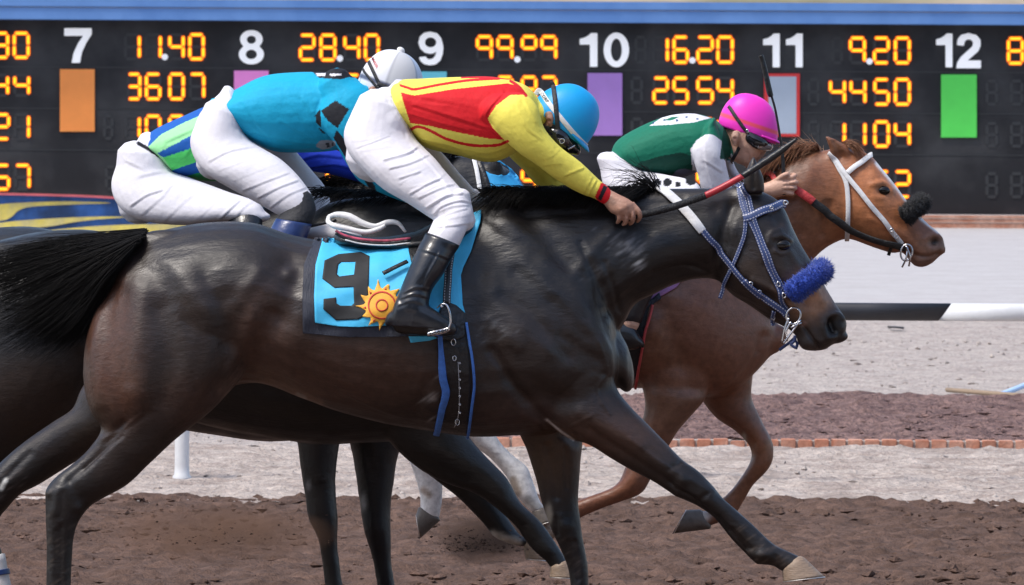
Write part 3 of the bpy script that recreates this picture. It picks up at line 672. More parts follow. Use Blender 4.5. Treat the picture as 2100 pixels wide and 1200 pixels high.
sculpt(me1, [
    # shoulder and chest
    ([(1075, 430), (1150, 520), (1215, 600), (1262, 690)], 24, -.014), ([(1030, 470), (1100, 560), (1180, 660), (1235, 745)], 34, .012), ([(1000, 600), (1060, 650), (1120, 700)], 40, .012),
    ([(1060, 690), (1120, 760), (1190, 800)], 40, .016), ([(1130, 720), (1190, 760), (1230, 780)], 22, .008), ([(1010, 720), (1070, 810), (1130, 870), (1180, 902)], 12, -.012), ([(1110, 805), (1170, 820), (1220, 800)], 26, -.014), ([(1040, 780), (1085, 830)], 16, -.008),
    ([(985, 560), (995, 680), (1005, 780)], 22, -.008), ([(1240, 700), (1255, 760)], 14, .006), ([(1140, 620), (1200, 690)], 14, -.006),
    ([(1190, 845), (1250, 880), (1310, 915)], 18, .008), ([(1210, 880), (1290, 935), (1375, 990)], 8, -.006), ([(1330, 935), (1400, 985)], 10, .004), ([(1120, 915), (1135, 980), (1140, 1020)], 8, -.006),
    # girth line, ribs, flank
    ([(830, 640), (840, 760), (850, 850)], 24, -.004), ([(760, 640), (765, 760)], 20, .004), ([(560, 650), (530, 720), (490, 790)], 24, -.018), ([(590, 545), (600, 600), (585, 660)], 26, -.012), ([(592, 560)], 14, .012), ([(620, 620), (600, 740), (620, 800)], 26, .008), ([(545, 780), (600, 800), (680, 830)], 10, .006),
    ([(640, 700), (720, 790), (800, 840)], 30, .005), ([(880, 780), (850, 850)], 12, -.006),
    # quarters
    ([(232, 590), (222, 680), (236, 780), (256, 850)], 18, -.010), ([(196, 640), (192, 740), (205, 830)], 14, .007), ([(330, 640), (345, 720), (330, 820)], 26, -.010), ([(290, 600), (285, 720), (290, 800)], 26, .008), ([(380, 560), (420, 660), (430, 760)], 34, .010), ([(470, 620), (470, 720), (450, 800)], 30, -.012),
    ([(410, 800), (350, 870), (300, 930)], 22, .006), ([(250, 870), (200, 930), (140, 985)], 9, -.008), ([(150, 1000), (165, 1020)], 14, -.006), ([(125, 1080), (125, 1200)], 6, -.005), ([(120, 1010), (115, 1050)], 12, .005), ([(60, 930), (0, 990)], 8, -.005), ([(300, 850), (250, 880)], 12, -.006),
    # neck
    ([(1010, 440), (1200, 436), (1400, 410)], 9, -.004), ([(1255, 640), (1340, 575), (1440, 545)], 16, -.010), ([(1220, 570), (1330, 520), (1450, 490)], 30, .008), ([(1290, 470), (1400, 440), (1490, 420)], 22, -.006), ([(1120, 470), (1200, 520)], 30, .006), ([(1180, 560), (1260, 470)], 14, .005), ([(1240, 585), (1330, 480)], 12, -.004), ([(1470, 430), (1490, 500)], 14, -.006),
    # head
    ([(1502, 420), (1478, 500), (1470, 570)], 13, -.016), ([(1530, 555)], 46, .016), ([(1495, 600), (1545, 628), (1600, 664)], 7, -.005), ([(1500, 470), (1520, 480)], 24, .006), ([(1548, 572), (1600, 604), (1640, 640)], 7, .008), ([(1570, 600), (1612, 632)], 8, -.006), ([(1570, 545), (1612, 590), (1650, 622)], 11, -.007), ([(1622, 520), (1650, 565), (1688, 618)], 8, .005), ([(1588, 487), (1603, 483), (1620, 493)], 5, .006), ([(1590, 515), (1604, 520), (1617, 512)], 5, .005), ([(1600, 455), (1588, 436)], 13, -.011), ([(1575, 500), (1582, 478), (1600, 470)], 6, .005),
    ([(1604, 502)], 11, -.010), ([(1640, 565), (1670, 590)], 12, .004), ([(1645, 600), (1680, 640)], 14, -.004), ([(1706, 662), (1712, 678)], 10, -.024), ([(1692, 662), (1700, 648), (1716, 644), (1728, 654)], 5, .009), ([(1690, 672), (1698, 692), (1712, 690)], 5, .006), ([(1646, 668), (1660, 688), (1677, 712), (1681, 722)], 3.5, -.012), ([(1655, 705)], 11, .008), ([(1668, 650), (1685, 690)], 7, -.004), ([(1690, 695)], 10, .004),
    # veins, skin folds and tendons
    ([(1225, 700), (1240, 760), (1225, 800), (1250, 850)], 3.4, .0028), ([(1120, 905), (1180, 870), (1215, 850)], 3.5, .002), ([(700, 800), (800, 845), (880, 862), (990, 865)], 4, .0025), ([(1585, 590), (1620, 618), (1650, 630)], 3.2, .002), ([(1560, 620), (1600, 640), (1625, 640)], 3.2, .002),
    ([(1290, 900), (1350, 945), (1400, 975)], 3.4, .0025), ([(1060, 560), (1110, 600), (1150, 660)], 15, -.005), ([(1095, 540), (1150, 590), (1195, 650)], 15, -.004), ([(1030, 610), (1090, 650), (1130, 700), (1160, 730)], 15, -.007), ([(1150, 690), (1190, 715), (1225, 735)], 12, -.005), ([(1000, 660), (1060, 710)], 14, .005), ([(1010, 860), (1070, 850), (1110, 870)], 9, .005),
    ([(1340, 560), (1400, 545), (1450, 560)], 5, -.004), ([(1240, 540), (1262, 600), (1275, 640)], 6, -.005), ([(1190, 500), (1215, 560), (1235, 620)], 7, -.004), ([(345, 540), (395, 610), (430, 640)], 20, .005), ([(420, 560), (455, 640), (470, 700)], 18, -.006), ([(360, 640), (385, 730), (380, 800)], 18, .005), ([(255, 600), (250, 700), (262, 780)], 15, -.005),
    ([(470, 640), (500, 600), (530, 560)], 16, .006), ([(520, 640), (500, 700), (470, 770)], 12, .005), ([(200, 905), (250, 880), (290, 850)], 4, .003), ([(170, 960), (210, 925), (250, 895)], 4, -.004), ([(1370, 990), (1440, 1036), (1490, 1090)], 4, -.004), ([(1420, 985), (1460, 1010)], 8, .005), ([(1400, 1010), (1420, 1020)], 5, -.004), ([(1150, 1060), (1160, 1100)], 8, .004), ([(1178, 1110), (1186, 1190)], 4, -.004), ([(1160, 920), (1162, 1000)], 5, -.004),
    # knees, hocks, fetlocks
    ([(1402, 985)], 13, .006), ([(1372, 962), (1395, 950)], 5, -.004), ([(1428, 1030), (1452, 1012)], 6, -.004), ([(1386, 1016)], 8, .006), ([(1472, 1060), (1505, 1098), (1530, 1126)], 4.5, -.006), ([(1562, 1138)], 10, .005), ([(1552, 1156)], 6, .006), ([(1590, 1140), (1600, 1155)], 4, -.003),
    ([(100, 1010)], 10, .006), ([(128, 1012), (122, 1060)], 7, -.004), ([(160, 1042)], 10, .005), ([(116, 1090), (116, 1200)], 6, -.0035), ([(1163, 1078)], 12, .006), ([(1140, 1064), (1142, 1096)], 5, -.004), ([(10, 990)], 9, .005),
    ([(1546, 350), (1546, 385)], 6, -.008), ([(1545, 1140), (1570, 1140)], 10, .004), ([(1500, 1085), (1540, 1125)], 4, -.004),
])
BK, DK, BR, TAN = (.0075, .0066, .0066), (.0235, .0150, .0118), (.080, .040, .027), (.45, .24, .14)
col1 = paint(me1, DK, [
    (1180, 520, 330, 150, BK, .9), (1400, 480, 160, 110, BK, .8), (1010, 500, 110, 110, BK, .5), (430, 520, 170, 60, BK, .7), (700, 760, 200, 80, BR, .75), (540, 700, 60, 100, BR, .8), (225, 690, 60, 130, (.085, .036, .021), .9), (235, 810, 60, 70, (.085, .036, .021), .8),
    (1070, 850, 90, 40, (.055, .033, .028), .8), (1230, 900, 130, 50, BR, .7), (1130, 940, 60, 60, (.07, .042, .025), .9), (170, 860, 60, 50, (.05, .034, .022), .8), (400, 830, 80, 60, BR, .5), ([(468, 812), (505, 793), (545, 784), (585, 793), (622, 812), (655, 826)], 8, (.20, .125, .085), .85), ([(468, 800), (545, 772), (640, 812)], 24, (.11, .065, .045), .6),
    ([(1440, 1000), (1600, 1150)], 75, BK, .75), ([(1150, 1080), (1190, 1360)], 60, BK, .9), ([(140, 1010), (120, 1060), (120, 1360)], 70, BK, .8), ([(40, 970), (-80, 1300)], 60, BK, .8),
    (1565, 585, 80, 75, (.045, .030, .023), .85), (1662, 608, 52, 46, TAN, 1), (1632, 600, 22, 26, (.09, .046, .03), .7), (1708, 660, 26, 28, (.028, .022, .02), .9), (1716, 672, 26, 26, BK, 1), (1655, 700, 26, 24, (.06, .046, .04), .9), (1648, 664, 6, 6, (.35, .22, .18), .8), (1690, 708, 24, 14, (.03, .023, .021), .9), (1710, 670, 13, 16, (.003, .002, .002), 1),
    (1125, 1054, 8, 22, (.35, .31, .25), .95), ([(1120, 860), (1150, 885), (1176, 902)], 2.4, (.5, .45, .42), .9), ([(12, 985), (3, 1002)], 5, (.5, .5, .48), .9), ([(610, 808), (625, 815)], 4, (.3, .27, .24), .8), (1546, 372, 10, 26, (.012, .01, .009), .9)])
q1 = to_px(vcos(me1)); nz = rng.random(len(q1))
V1c = vcos(me1)
def speck(c, q, ctr, rr, colr, dens, sd_):
    r = np.random.default_rng(sd_); pts = np.array(ctr) + r.normal(0, 1, (dens, 2)) * np.array(rr) * .55; ang = -.6
    for p in pts:
        dd = q - p; a = dd @ np.array([math.cos(ang), math.sin(ang)]); b = dd @ np.array([-math.sin(ang), math.cos(ang)])
        k = np.exp(-(a / r.uniform(4, 13)) ** 2 - (b / r.uniform(1.5, 3)) ** 2) * r.uniform(.15, .6); c = c * (1 - k[:, None]) + np.array(colr) * k[:, None]
    return c
col1 = speck(col1, q1, (1290, 505), (48, 34), (.13, .13, .14), 46, 1); col1 = speck(col1, q1, (1220, 560), (50, 30), (.05, .05, .054), 16, 2); col1 = speck(col1, q1, (885, 825), (16, 40), (.4, .38, .36), 12, 3); col1 = speck(col1, q1, (1025, 670), (40, 25), (.12, .12, .12), 10, 4); col1 = speck(col1, q1, (1310, 545), (12, 8), (.5, .5, .5), 9, 5)
col1 = speck(col1, q1, (1570, 1120), (60, 40), (.10, .075, .06), 30, 6); col1 = speck(col1, q1, (1185, 1150), (30, 60), (.09, .07, .06), 24, 7); col1 = speck(col1, q1, (120, 1120), (40, 90), (.09, .07, .055), 30, 8); col1 = speck(col1, q1, (20, 990), (50, 40), (.12, .10, .09), 20, 9)
T1 = bvh(me1); shift(me1, h1)
finish('body', me1, MT['coat'], h1, col=col1)
eye(h1, 1604, 503, 14.5, D1, T1)
hoof(h1, (1604, 1171, 1653, 1147, .043, -.115), (1606, 1193, 1690, 1182, .06, -.115), D1, MT['hoof'])
hoof(h1, (126, 1368, 196, 1340, .043, -.14), (140, 1400, 236, 1398, .06, -.14), D1, MT['hoof_dark']); hoof(h1, (-96, 1346, -30, 1322, .043, .14), (-84, 1392, 10, 1386, .06, .14), D1, MT['hoof_dark']); hoof(h1, (1196, 1368, 1252, 1344, .043, .11), (1206, 1400, 1294, 1396, .06, .11), D1, MT['hoof_dark'])
def G(d, *pts): return P(np.array([p[0] for p in pts]), np.array([p[1] for p in pts]), np.array([d + (p[2] if len(p) > 2 else 0) for p in pts]))
hair('tail', [G(D1, (300, 474, -.04), (200, 486, -.05), (100, 500, -.06), (0, 520, -.06), (-140, 548)), G(D1, (292, 484, -.10), (205, 508, -.12), (110, 538, -.10), (0, 578, -.08), (-130, 620)), G(D1, (282, 494, -.14), (215, 535, -.16), (140, 590, -.12), (50, 650, -.1), (-60, 705)),
             G(D1, (272, 504, -.15), (222, 556, -.17), (170, 618, -.13), (110, 678, -.1), (30, 735)), G(D1, (262, 514, -.14), (222, 568, -.16), (195, 628, -.12), (160, 680, -.1), (105, 728)), G(D1, (256, 524, -.12), (222, 572, -.13), (204, 620, -.10), (190, 655, -.1), (168, 690))], 6500, .0011, MT['hair_black'], h1, jit=.012, seg=12, curl=.006, minlen=.45)
# mane lying along the crest, with one lock blown up
mg = [G(D1, (x, 391 + (4 if x < 1100 else 0), -.0), (x - 7, 388, -.035), (x - 20, 394, -.075), (x - 38, 406 + 8 * math.sin(x * .05), -.105), (x - 58, 422 + 14 * math.sin(x * .031), -.125)) for x in range(1010, 1345, 12)]
hair('mane', mg, 1700, .0012, MT['hair_black'], h1, jit=.009, seg=9)
lock = [G(D1, (1352, 392, -.02), (1330, 366, -.03), (1295, 352, -.03), (1262, 356, -.02), (1236, 366)), G(D1, (1340, 392, -.02), (1316, 368, -.03), (1285, 362, -.03), (1258, 368, -.02), (1240, 378)), G(D1, (1350, 394, -.02), (1335, 376, -.03), (1320, 372, -.03), (1300, 380, -.02), (1285, 392)), G(D1, (1330, 394, -.02), (1305, 380, -.03), (1285, 384, -.03), (1262, 390, -.02), (1248, 398)),
        G(D1, (1362, 394, -.02), (1352, 372, -.03), (1345, 362, -.03), (1332, 366, -.02), (1326, 380))]
hair('mane_lock', lock, 130, .0011, MT['hair_black'], h1, jit=.022, seg=10, curl=.010, minlen=.5)
# ---------------------------------------------------------------- two dark horses behind
def simple_horse(x, d, dx, dy, label, neck, head, legs, voxel=.012, base=(.014, .012, .0115), regions=(), strokes=()):
    root = horse_root(x, d, label); k = 30.0 / d
    sh = lambda st: [((a - 430) * 1 + 430, b, c, e, *r) for a, b, c, e, *r in st]
    me = organic([loft(TORSO, d, dx, dy)] + [loft(neck, d), loft(head, d)] + [loft(l, d, cap=(1, .3)) for l in legs], voxel, 7)
    if strokes: sculpt(me, strokes)
    c = paint(me, base, regions); t = bvh(me); shift(me, root); finish('body', me, MT['coat'], root, col=c); return root, t
D3, D4, D2 = 31.0, 32.0, 33.2
sh = lambda st, dx, dy, dz=0: [(a + dx, b + dy, c + dx, e + dy, *r) for a, b, c, e, *r in st]
FL3 = [(720, 760, 930, 760, .10, -.08), (740, 820, 930, 850, .095, -.09), (790, 895, 950, 880, .08, -.09), (825, 935, 985, 922, .07, -.09), (868, 968, 1012, 950, .062, -.09), (915, 992, 1034, 972, .054, -.09), (968, 1010, 1048, 992, .05, -.09), (1006, 1034, 1068, 1030, .047, -.09), (1034, 1058, 1094, 1054, .04, -.09), (1058, 1082, 1112, 1072, .034, -.09),
       (1078, 1112, 1132, 1100, .034, -.09), (1100, 1136, 1148, 1124, .036, -.09), (1118, 1150, 1158, 1142, .033, -.09), (1128, 1166, 1168, 1156, .036, -.09)]
FL3b = [(730, 790, 900, 770, .09, .08), (780, 870, 930, 850, .08, .09), (830, 935, 970, 915, .07, .09), (880, 975, 990, 950, .06, .09), (912, 1000, 1000, 985, .052, .09), (940, 1022, 1015, 1012, .048, .09), (968, 1050, 1034, 1050, .042, .09), (992, 1076, 1052, 1076, .036, .09), (1013, 1102, 1068, 1098, .037, .09), (1045, 1116, 1082, 1104, .033, .09), (1072, 1122, 1104, 1106, .034, .09)]
HL3 = [(-90, 600, 220, 600, .13, -.1), (-110, 720, 235, 725, .13, -.11), (-120, 800, 215, 810, .12, -.11), (-150, 860, 165, 872, .1, -.11), (-190, 930, 50, 930, .075, -.11), (-150, 980, -8, 975, .058, -.11), (-112, 1025, -28, 1012, .05, -.11), (-74, 1085, -12, 1072, .044, -.11), (-42, 1140, 4, 1130, .036, -.11), (-22, 1200, 20, 1196, .033, -.11), (2, 1275, 46, 1268, .036, -.11), (22, 1310, 72, 1296, .036, -.11), (44, 1334, 88, 1316, .038, -.11)]
NECK3 = [(620, 452, 840, 810, .14), (680, 414, 945, 700, .16), (780, 402, 990, 640, .13), (900, 400, 1060, 600, .105), (1020, 400, 1120, 588, .09), (1170, 400, 1185, 600, .08)]
HEAD3 = [(1165, 404, 1175, 545, .078), (1215, 406, 1210, 555, .1), (1270, 412, 1258, 556, .1), (1330, 425, 1318, 540, .08), (1385, 445, 1375, 530, .065), (1426, 465, 1420, 526, .058), (1444, 482, 1440, 520, .04)]
h3, T3 = simple_horse(420, D3, -318, 16, 'nearly black racehorse half hidden behind the foremost dark bay', NECK3, HEAD3, [sh(NH, -318, 20), HL3, FL3, FL3b], base=(.010, .0095, .0095), regions=[(60, 820, 130, 90, (.034, .020, .014), .8), ([(1012, 1100), (1035, 1109), (1058, 1114)], 12, (.55, .5, .44), .95)],
    strokes=[([(900, 920), (980, 960), (1030, 1000)], 14, .005), ([(860, 940), (960, 985)], 8, -.004)])
hoof(h3, (1128, 1166, 1168, 1156, .038, -.09), (1127, 1184, 1186, 1186, .05, -.09), D3, MT['hoof']); hoof(h3, (1074, 1123, 1106, 1106, .036, .09), (1078, 1146, 1132, 1150, .048, .09), D3, MT['hoof'])
hair('mane', [G(D3, (x, 398 - (x < 760) * (x - 760) * -.0), (x - 14, 392, -.03), (x - 36, 400, -.08), (x - 60, 416, -.11)) for x in range(660, 1080, 16)], 600, .0017, MT['hair_black'], h3, jit=.012, seg=7)
V, Fc = loft([(a, b, c, e, w_, o) for a, b, c, e, w_, o in ((-36, 1146, 8, 1136, .037, -.11), (-22, 1200, 20, 1196, .035, -.11), (-8, 1250, 36, 1244, .036, -.11))], D3, cap=(.1, .1), sc_=1.1); lb = obj('leg_bandage', V, Fc, MT['white_strap'], h3)
V, Fc = loft([(-30, 1174, 16, 1166, .037, -.11), (-26, 1184, 19, 1177, .037, -.11)], D3, cap=(0, 0), sc_=1.13); obj('bandage_stripe', V, Fc, MT['boot_blue'], lb)
hair('tail', [G(D3, (-20, 492), (-120, 510), (-260, 560)), G(D3, (-30, 515), (-120, 560), (-240, 640))], 300, .002, MT['hair_black'], h3, jit=.02, seg=7)
NECK4 = [(440, 470, 700, 800, .15), (520, 430, 800, 690, .16), (620, 392, 850, 620, .14), (720, 366, 900, 560, .115), (820, 345, 950, 520, .1), (905, 324, 985, 510, .09), (960, 318, 1000, 515, .085)]
HEAD4 = [(950, 320, 945, 500, .075), (985, 322, 965, 520, .09), (1020, 334, 990, 540, .1), (1050, 352, 1010, 560, .1), (1080, 385, 1040, 580, .09), (1120, 440, 1080, 600, .07), (1170, 510, 1110, 620, .06), (1200, 560, 1130, 640, .055), (1205, 590, 1170, 640, .04)]
FA4 = [(590, 760, 740, 760, .1, -.09), (602, 840, 712, 840, .085, -.1), (608, 890, 700, 892, .075, -.1), (612, 930, 694, 930, .066, -.1), (618, 976, 689, 976, .055, -.1), (626, 1025, 690, 1025, .05, -.1), (632, 1066, 694, 1062, .049, -.1), (645, 1090, 693, 1098, .042, -.1), (654, 1115, 693, 1120, .034, -.1), (661, 1165, 698, 1160, .032, -.1), (667, 1210, 706, 1210, .032, -.1), (672, 1250, 722, 1246, .038, -.1), (690, 1285, 738, 1270, .034, -.1), (700, 1305, 748, 1286, .04, -.1)]
FB4 = [(700, 760, 850, 770, .1, .09), (706, 850, 840, 850, .085, .1), (714, 900, 828, 905, .075, .1), (723, 938, 816, 938, .066, .1), (731, 990, 808, 992, .055, .1), (738, 1039, 802, 1040, .05, .1), (745, 1086, 802, 1088, .049, .1), (754, 1116, 803, 1118, .042, .1), (762, 1142, 803, 1142, .035, .1), (768, 1172, 806, 1170, .032, .1), (774, 1215, 814, 1212, .032, .1), (782, 1255, 830, 1248, .038, .1), (800, 1285, 845, 1268, .034, .1), (808, 1302, 856, 1284, .04, .1)]
h4, T4 = simple_horse(260, D4, -432, 10, 'black racehorse farthest back, wearing a cyan hood', NECK4, HEAD4, [sh(NH, -430, 10), sh(FH, -440, 10), FA4, FB4, [(1000, 360, 1040, 372, .018, -.05), (1004, 330, 1034, 345, .018, -.06), (1016, 312, 1022, 318, .006, -.06)]], base=(.011, .0105, .0115),
    regions=[(632, 996, 5, 11, (.16, .16, .17), .9), (746, 1030, 6, 17, (.3, .3, .3), .9)], strokes=[([(745, 900), (765, 970)], 9, -.004), ([(650, 900), (655, 980)], 9, .004), ([(776, 1100), (786, 1200)], 6, -.003)])
hoof(h4, (700, 1305, 748, 1286, .042, -.1), (706, 1330, 782, 1328, .056, -.1), D4, MT['hoof_dark']); hoof(h4, (808, 1302, 856, 1284, .042, .1), (814, 1330, 890, 1328, .056, .1), D4, MT['hoof_dark'])
hair('mane', [G(D4, (x, 392 + (620 - x) * .235), (x - 16, 386 + (620 - x) * .235, -.03), (x - 40, 396 + (620 - x) * .22, -.07), (x - 66, 412 + (620 - x) * .2, -.1)) for x in range(610, 960, 16)], 700, .0017, MT['hair_black'], h4, jit=.014, seg=7, curl=.004)
# ---------------------------------------------------------------- chestnut in the lead
T2_ = [(600, 540, 590, 700, .1), (680, 470, 670, 770, .24), (800, 450, 800, 780, .265), (950, 470, 950, 785, .265), (1100, 475, 1100, 793, .275), (1250, 440, 1250, 797, .27), (1340, 415, 1335, 798, .245, 0, .3), (1440, 450, 1430, 815, .225), (1520, 540, 1495, 808, .175), (1575, 630, 1545, 768, .11), (1592, 665, 1580, 730, .05)]
N2_ = [(1260, 430, 1440, 800, .14), (1350, 408, 1568, 690, .155), (1440, 404, 1600, 640, .13), (1520, 398, 1632, 578, .11), (1572, 364, 1662, 540, .1), (1610, 333, 1690, 512, .092), (1655, 314, 1722, 494, .086), (1700, 306, 1745, 490, .08)]
H2_ = [(1700, 306, 1724, 490, .07), (1732, 297, 1736, 490, .082), (1763, 307, 1754, 494, .09), (1787, 320, 1780, 504, .095), (1806, 342, 1806, 513, .092), (1826, 366, 1830, 520, .08), (1848, 395, 1850, 518, .068), (1872, 427, 1862, 531, .058), (1903, 458, 1874, 545, .052), (1926, 477, 1892, 549, .05), (1937, 495, 1912, 540, .038), (1936, 508, 1926, 526, .018)]
E2_ = [(1704, 322, 1748, 312, .02, -.05), (1698, 300, 1736, 298, .018, -.055), (1692, 284, 1716, 286, .012, -.06), (1691, 275, 1697, 277, .004, -.06)]
E2f = [(a + 30, b + 2, c + 30, d_ + 2, w_, .05) for a, b, c, d_, w_, e in E2_[:2]] + [(1738, 288, 1752, 294, .008, .05)]
F2a = [(1300, 740, 1460, 760, .1, -.09), (1318, 800, 1448, 815, .09, -.1), (1322, 840, 1425, 845, .078, -.1), (1310, 880, 1394, 880, .066, -.1), (1298, 920, 1372, 915, .056, -.1), (1282, 958, 1350, 955, .05, -.1), (1270, 986, 1334, 984, .05, -.1), (1254, 1000, 1316, 1012, .045, -.1), (1230, 1010, 1278, 1028, .035, -.1), (1195, 1022, 1238, 1042, .032, -.1), (1155, 1038, 1192, 1062, .034, -.1), (1130, 1056, 1160, 1084, .036, -.1), (1112, 1078, 1142, 1098, .034, -.1)]
F2b = [(1420, 770, 1545, 760, .09, .09), (1438, 818, 1541, 812, .08, .1), (1468, 857, 1556, 850, .068, .1), (1505, 882, 1569, 876, .056, .1), (1530, 906, 1582, 900, .05, .1), (1541, 928, 1587, 922, .048, .1), (1537, 950, 1583, 950, .048, .1), (1524, 972, 1568, 972, .042, .1), (1502, 1002, 1546, 994, .034, .1), (1482, 1022, 1528, 1024, .031, .1), (1460, 1044, 1506, 1058, .034, .1), (1444, 1048, 1470, 1074, .033, .1), (1430, 1046, 1446, 1082, .035, .1)]
B2a = [(800, 680, 980, 640, .11, -.1), (850, 800, 990, 740, .1, -.1), (925, 880, 1000, 850, .062, -.1), (976, 918, 1020, 898, .05, -.1), (1005, 940, 1050, 932, .042, -.1), (1034, 972, 1080, 956, .04, -.1), (1046, 992, 1090, 978, .042, -.1), (1058, 1016, 1100, 1006, .042, -.1), (1076, 1036, 1108, 1028, .036, -.1), (1092, 1052, 1120, 1044, .036, -.1)]
B2b = [(760, 700, 900, 680, .1, .1), (790, 820, 890, 790, .07, .1), (822, 900, 890, 890, .045, .1), (838, 945, 905, 950, .038, .1), (848, 970, 908, 985, .036, .1), (858, 1004, 908, 1010, .036, .1), (862, 1030, 906, 1038, .034, .1), (860, 1046, 900, 1068, .036, .1)]
h2 = horse_root(1150, D2, 'chestnut racehorse in the lead with white bridle and white blaze')
me2 = organic([loft(T2_, D2), loft(N2_, D2), loft(H2_, D2), loft(E2_, D2, cap=(0, 1)), loft(E2f, D2, cap=(0, 1)), loft(F2a, D2, cap=(1, .3)), loft(F2b, D2, cap=(1, .3)), loft(B2a, D2, cap=(1, .3)), loft(B2b, D2, cap=(1, .3))], .009, 8)
sculpt(me2, [([(1360, 640), (1390, 720), (1420, 790)], 22, -.010), ([(1420, 640), (1470, 730), (1500, 770)], 50, .012), ([(1570, 690), (1545, 740), (1490, 800)], 10, -.009), ([(1375, 610), (1345, 680)], 16, .010), ([(1560, 690), (1555, 720)], 10, -.004), ([(1330, 790), (1440, 800)], 14, -.008), ([(1640, 480), (1610, 560), (1590, 620)], 16, -.010), ([(1500, 870), (1545, 910)], 7, -.005),
    ([(1390, 830), (1360, 890)], 12, .005), ([(1660, 350), (1640, 430)], 16, .006), ([(1700, 420), (1690, 480)], 10, -.010), ([(1755, 440)], 36, .010), ([(1790, 378), (1812, 376), (1828, 392)], 6, .009), ([(1795, 402), (1812, 406)], 5, .004), ([(1811, 391)], 9, -.009), ([(1785, 448), (1830, 468), (1862, 492)], 7, .005), ([(1800, 430), (1850, 465)], 10, -.004),
    ([(1917, 496)], 9, -.02), ([(1902, 488), (1914, 482), (1930, 488)], 4, .008), ([(1858, 512), (1880, 524), (1905, 527), (1926, 520)], 3, -.011), ([(1885, 540)], 9, .004), ([(1712, 290), (1722, 316)], 7, -.010), ([(1560, 920), (1570, 900)], 8, .004), ([(1300, 985)], 14, .004), ([(1780, 350), (1765, 335)], 10, -.007), ([(1030, 915), (1065, 955)], 6, -.003)])
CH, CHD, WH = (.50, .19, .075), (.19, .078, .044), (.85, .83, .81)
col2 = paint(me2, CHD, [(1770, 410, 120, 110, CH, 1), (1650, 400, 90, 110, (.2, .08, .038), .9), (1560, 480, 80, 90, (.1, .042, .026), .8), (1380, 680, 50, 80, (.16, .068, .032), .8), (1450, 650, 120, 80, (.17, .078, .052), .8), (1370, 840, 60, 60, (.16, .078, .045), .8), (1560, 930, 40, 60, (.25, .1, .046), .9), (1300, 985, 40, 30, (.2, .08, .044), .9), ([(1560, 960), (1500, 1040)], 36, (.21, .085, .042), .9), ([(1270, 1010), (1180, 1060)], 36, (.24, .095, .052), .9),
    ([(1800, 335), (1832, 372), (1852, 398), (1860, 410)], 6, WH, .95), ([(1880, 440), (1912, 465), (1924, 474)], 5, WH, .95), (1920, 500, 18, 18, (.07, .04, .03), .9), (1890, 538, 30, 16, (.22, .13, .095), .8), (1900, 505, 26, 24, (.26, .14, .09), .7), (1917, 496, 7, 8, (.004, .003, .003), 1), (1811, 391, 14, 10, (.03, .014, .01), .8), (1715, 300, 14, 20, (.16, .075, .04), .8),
    ([(985, 890), (1040, 950), (1085, 1000), (1110, 1050)], 46, WH, .97), ([(1052, 985), (1062, 1010)], 9, (.2, .12, .06), .7), ([(1085, 1025), (1110, 1045)], 10, (.12, .11, .11), .6), ([(860, 940), (880, 1000), (882, 1050)], 60, WH, .97), ([(868, 1005), (880, 1015)], 7, (.33, .2, .11), .7), (1440, 1060, 16, 14, (.6, .55, .5), .9), (1526, 898, 5, 10, (.45, .4, .33), .95), (1135, 1080, 30, 26, (.5, .45, .4), .9)])
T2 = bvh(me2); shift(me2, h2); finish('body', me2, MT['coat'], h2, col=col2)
eye(h2, 1811, 391, 12, D2, T2)
hoof(h2, (1432, 1045, 1448, 1086, .036, .1), (1408, 1046, 1383, 1094, .047, .1), D2, MT['hoof_dark']); hoof(h2, (858, 1042, 898, 1072, .036, .1), (853, 1056, 862, 1104, .045, .1), D2, MT['hoof_dark']); hoof(h2, (1092, 1052, 1120, 1044, .036, -.1), (1100, 1078, 1140, 1066, .046, -.1), D2, MT['hoof_dark']); hoof(h2, (1112, 1078, 1142, 1098, .036, -.1), (1086, 1096, 1120, 1120, .046, -.1), D2, MT['hoof'])
hair('mane', [G(D2, (x, y + 4), (x - 4, y - 8, -.02), (x - 16, y - 10, -.03), (x - 30, y + 2, -.05), (x - 40, y + 22, -.09)) for x, y in ((1520, 392), (1560, 372), (1590, 348), (1620, 326), (1650, 312), (1680, 306))], 420, .0015, MT['hair_red'], h2, jit=.012, seg=8)
hair('mane_lock', [G(D2, (1675, 314), (1668, 304), (1655, 298), (1632, 294)), G(D2, (1660, 318), (1648, 306), (1632, 303), (1612, 306)), G(D2, (1690, 316), (1684, 300), (1676, 293), (1668, 288)), G(D2, (1640, 322), (1620, 312), (1600, 312), (1578, 318)), G(D2, (1610, 335), (1595, 330), (1580, 334), (1566, 344))], 110, .0013, mat('pale chestnut hair', (.42, .24, .13), .5), h2, jit=.016, seg=9, curl=.003)
hair('forelock', [G(D2, (1730, 294, -.02), (1745, 290, -.04), (1762, 300, -.05), (1778, 316, -.05)), G(D2, (1722, 298, -.02), (1740, 298, -.05), (1755, 308, -.06), (1766, 324, -.06))], 160, .0013, MT['hair_red'], h2, jit=.008, seg=7)
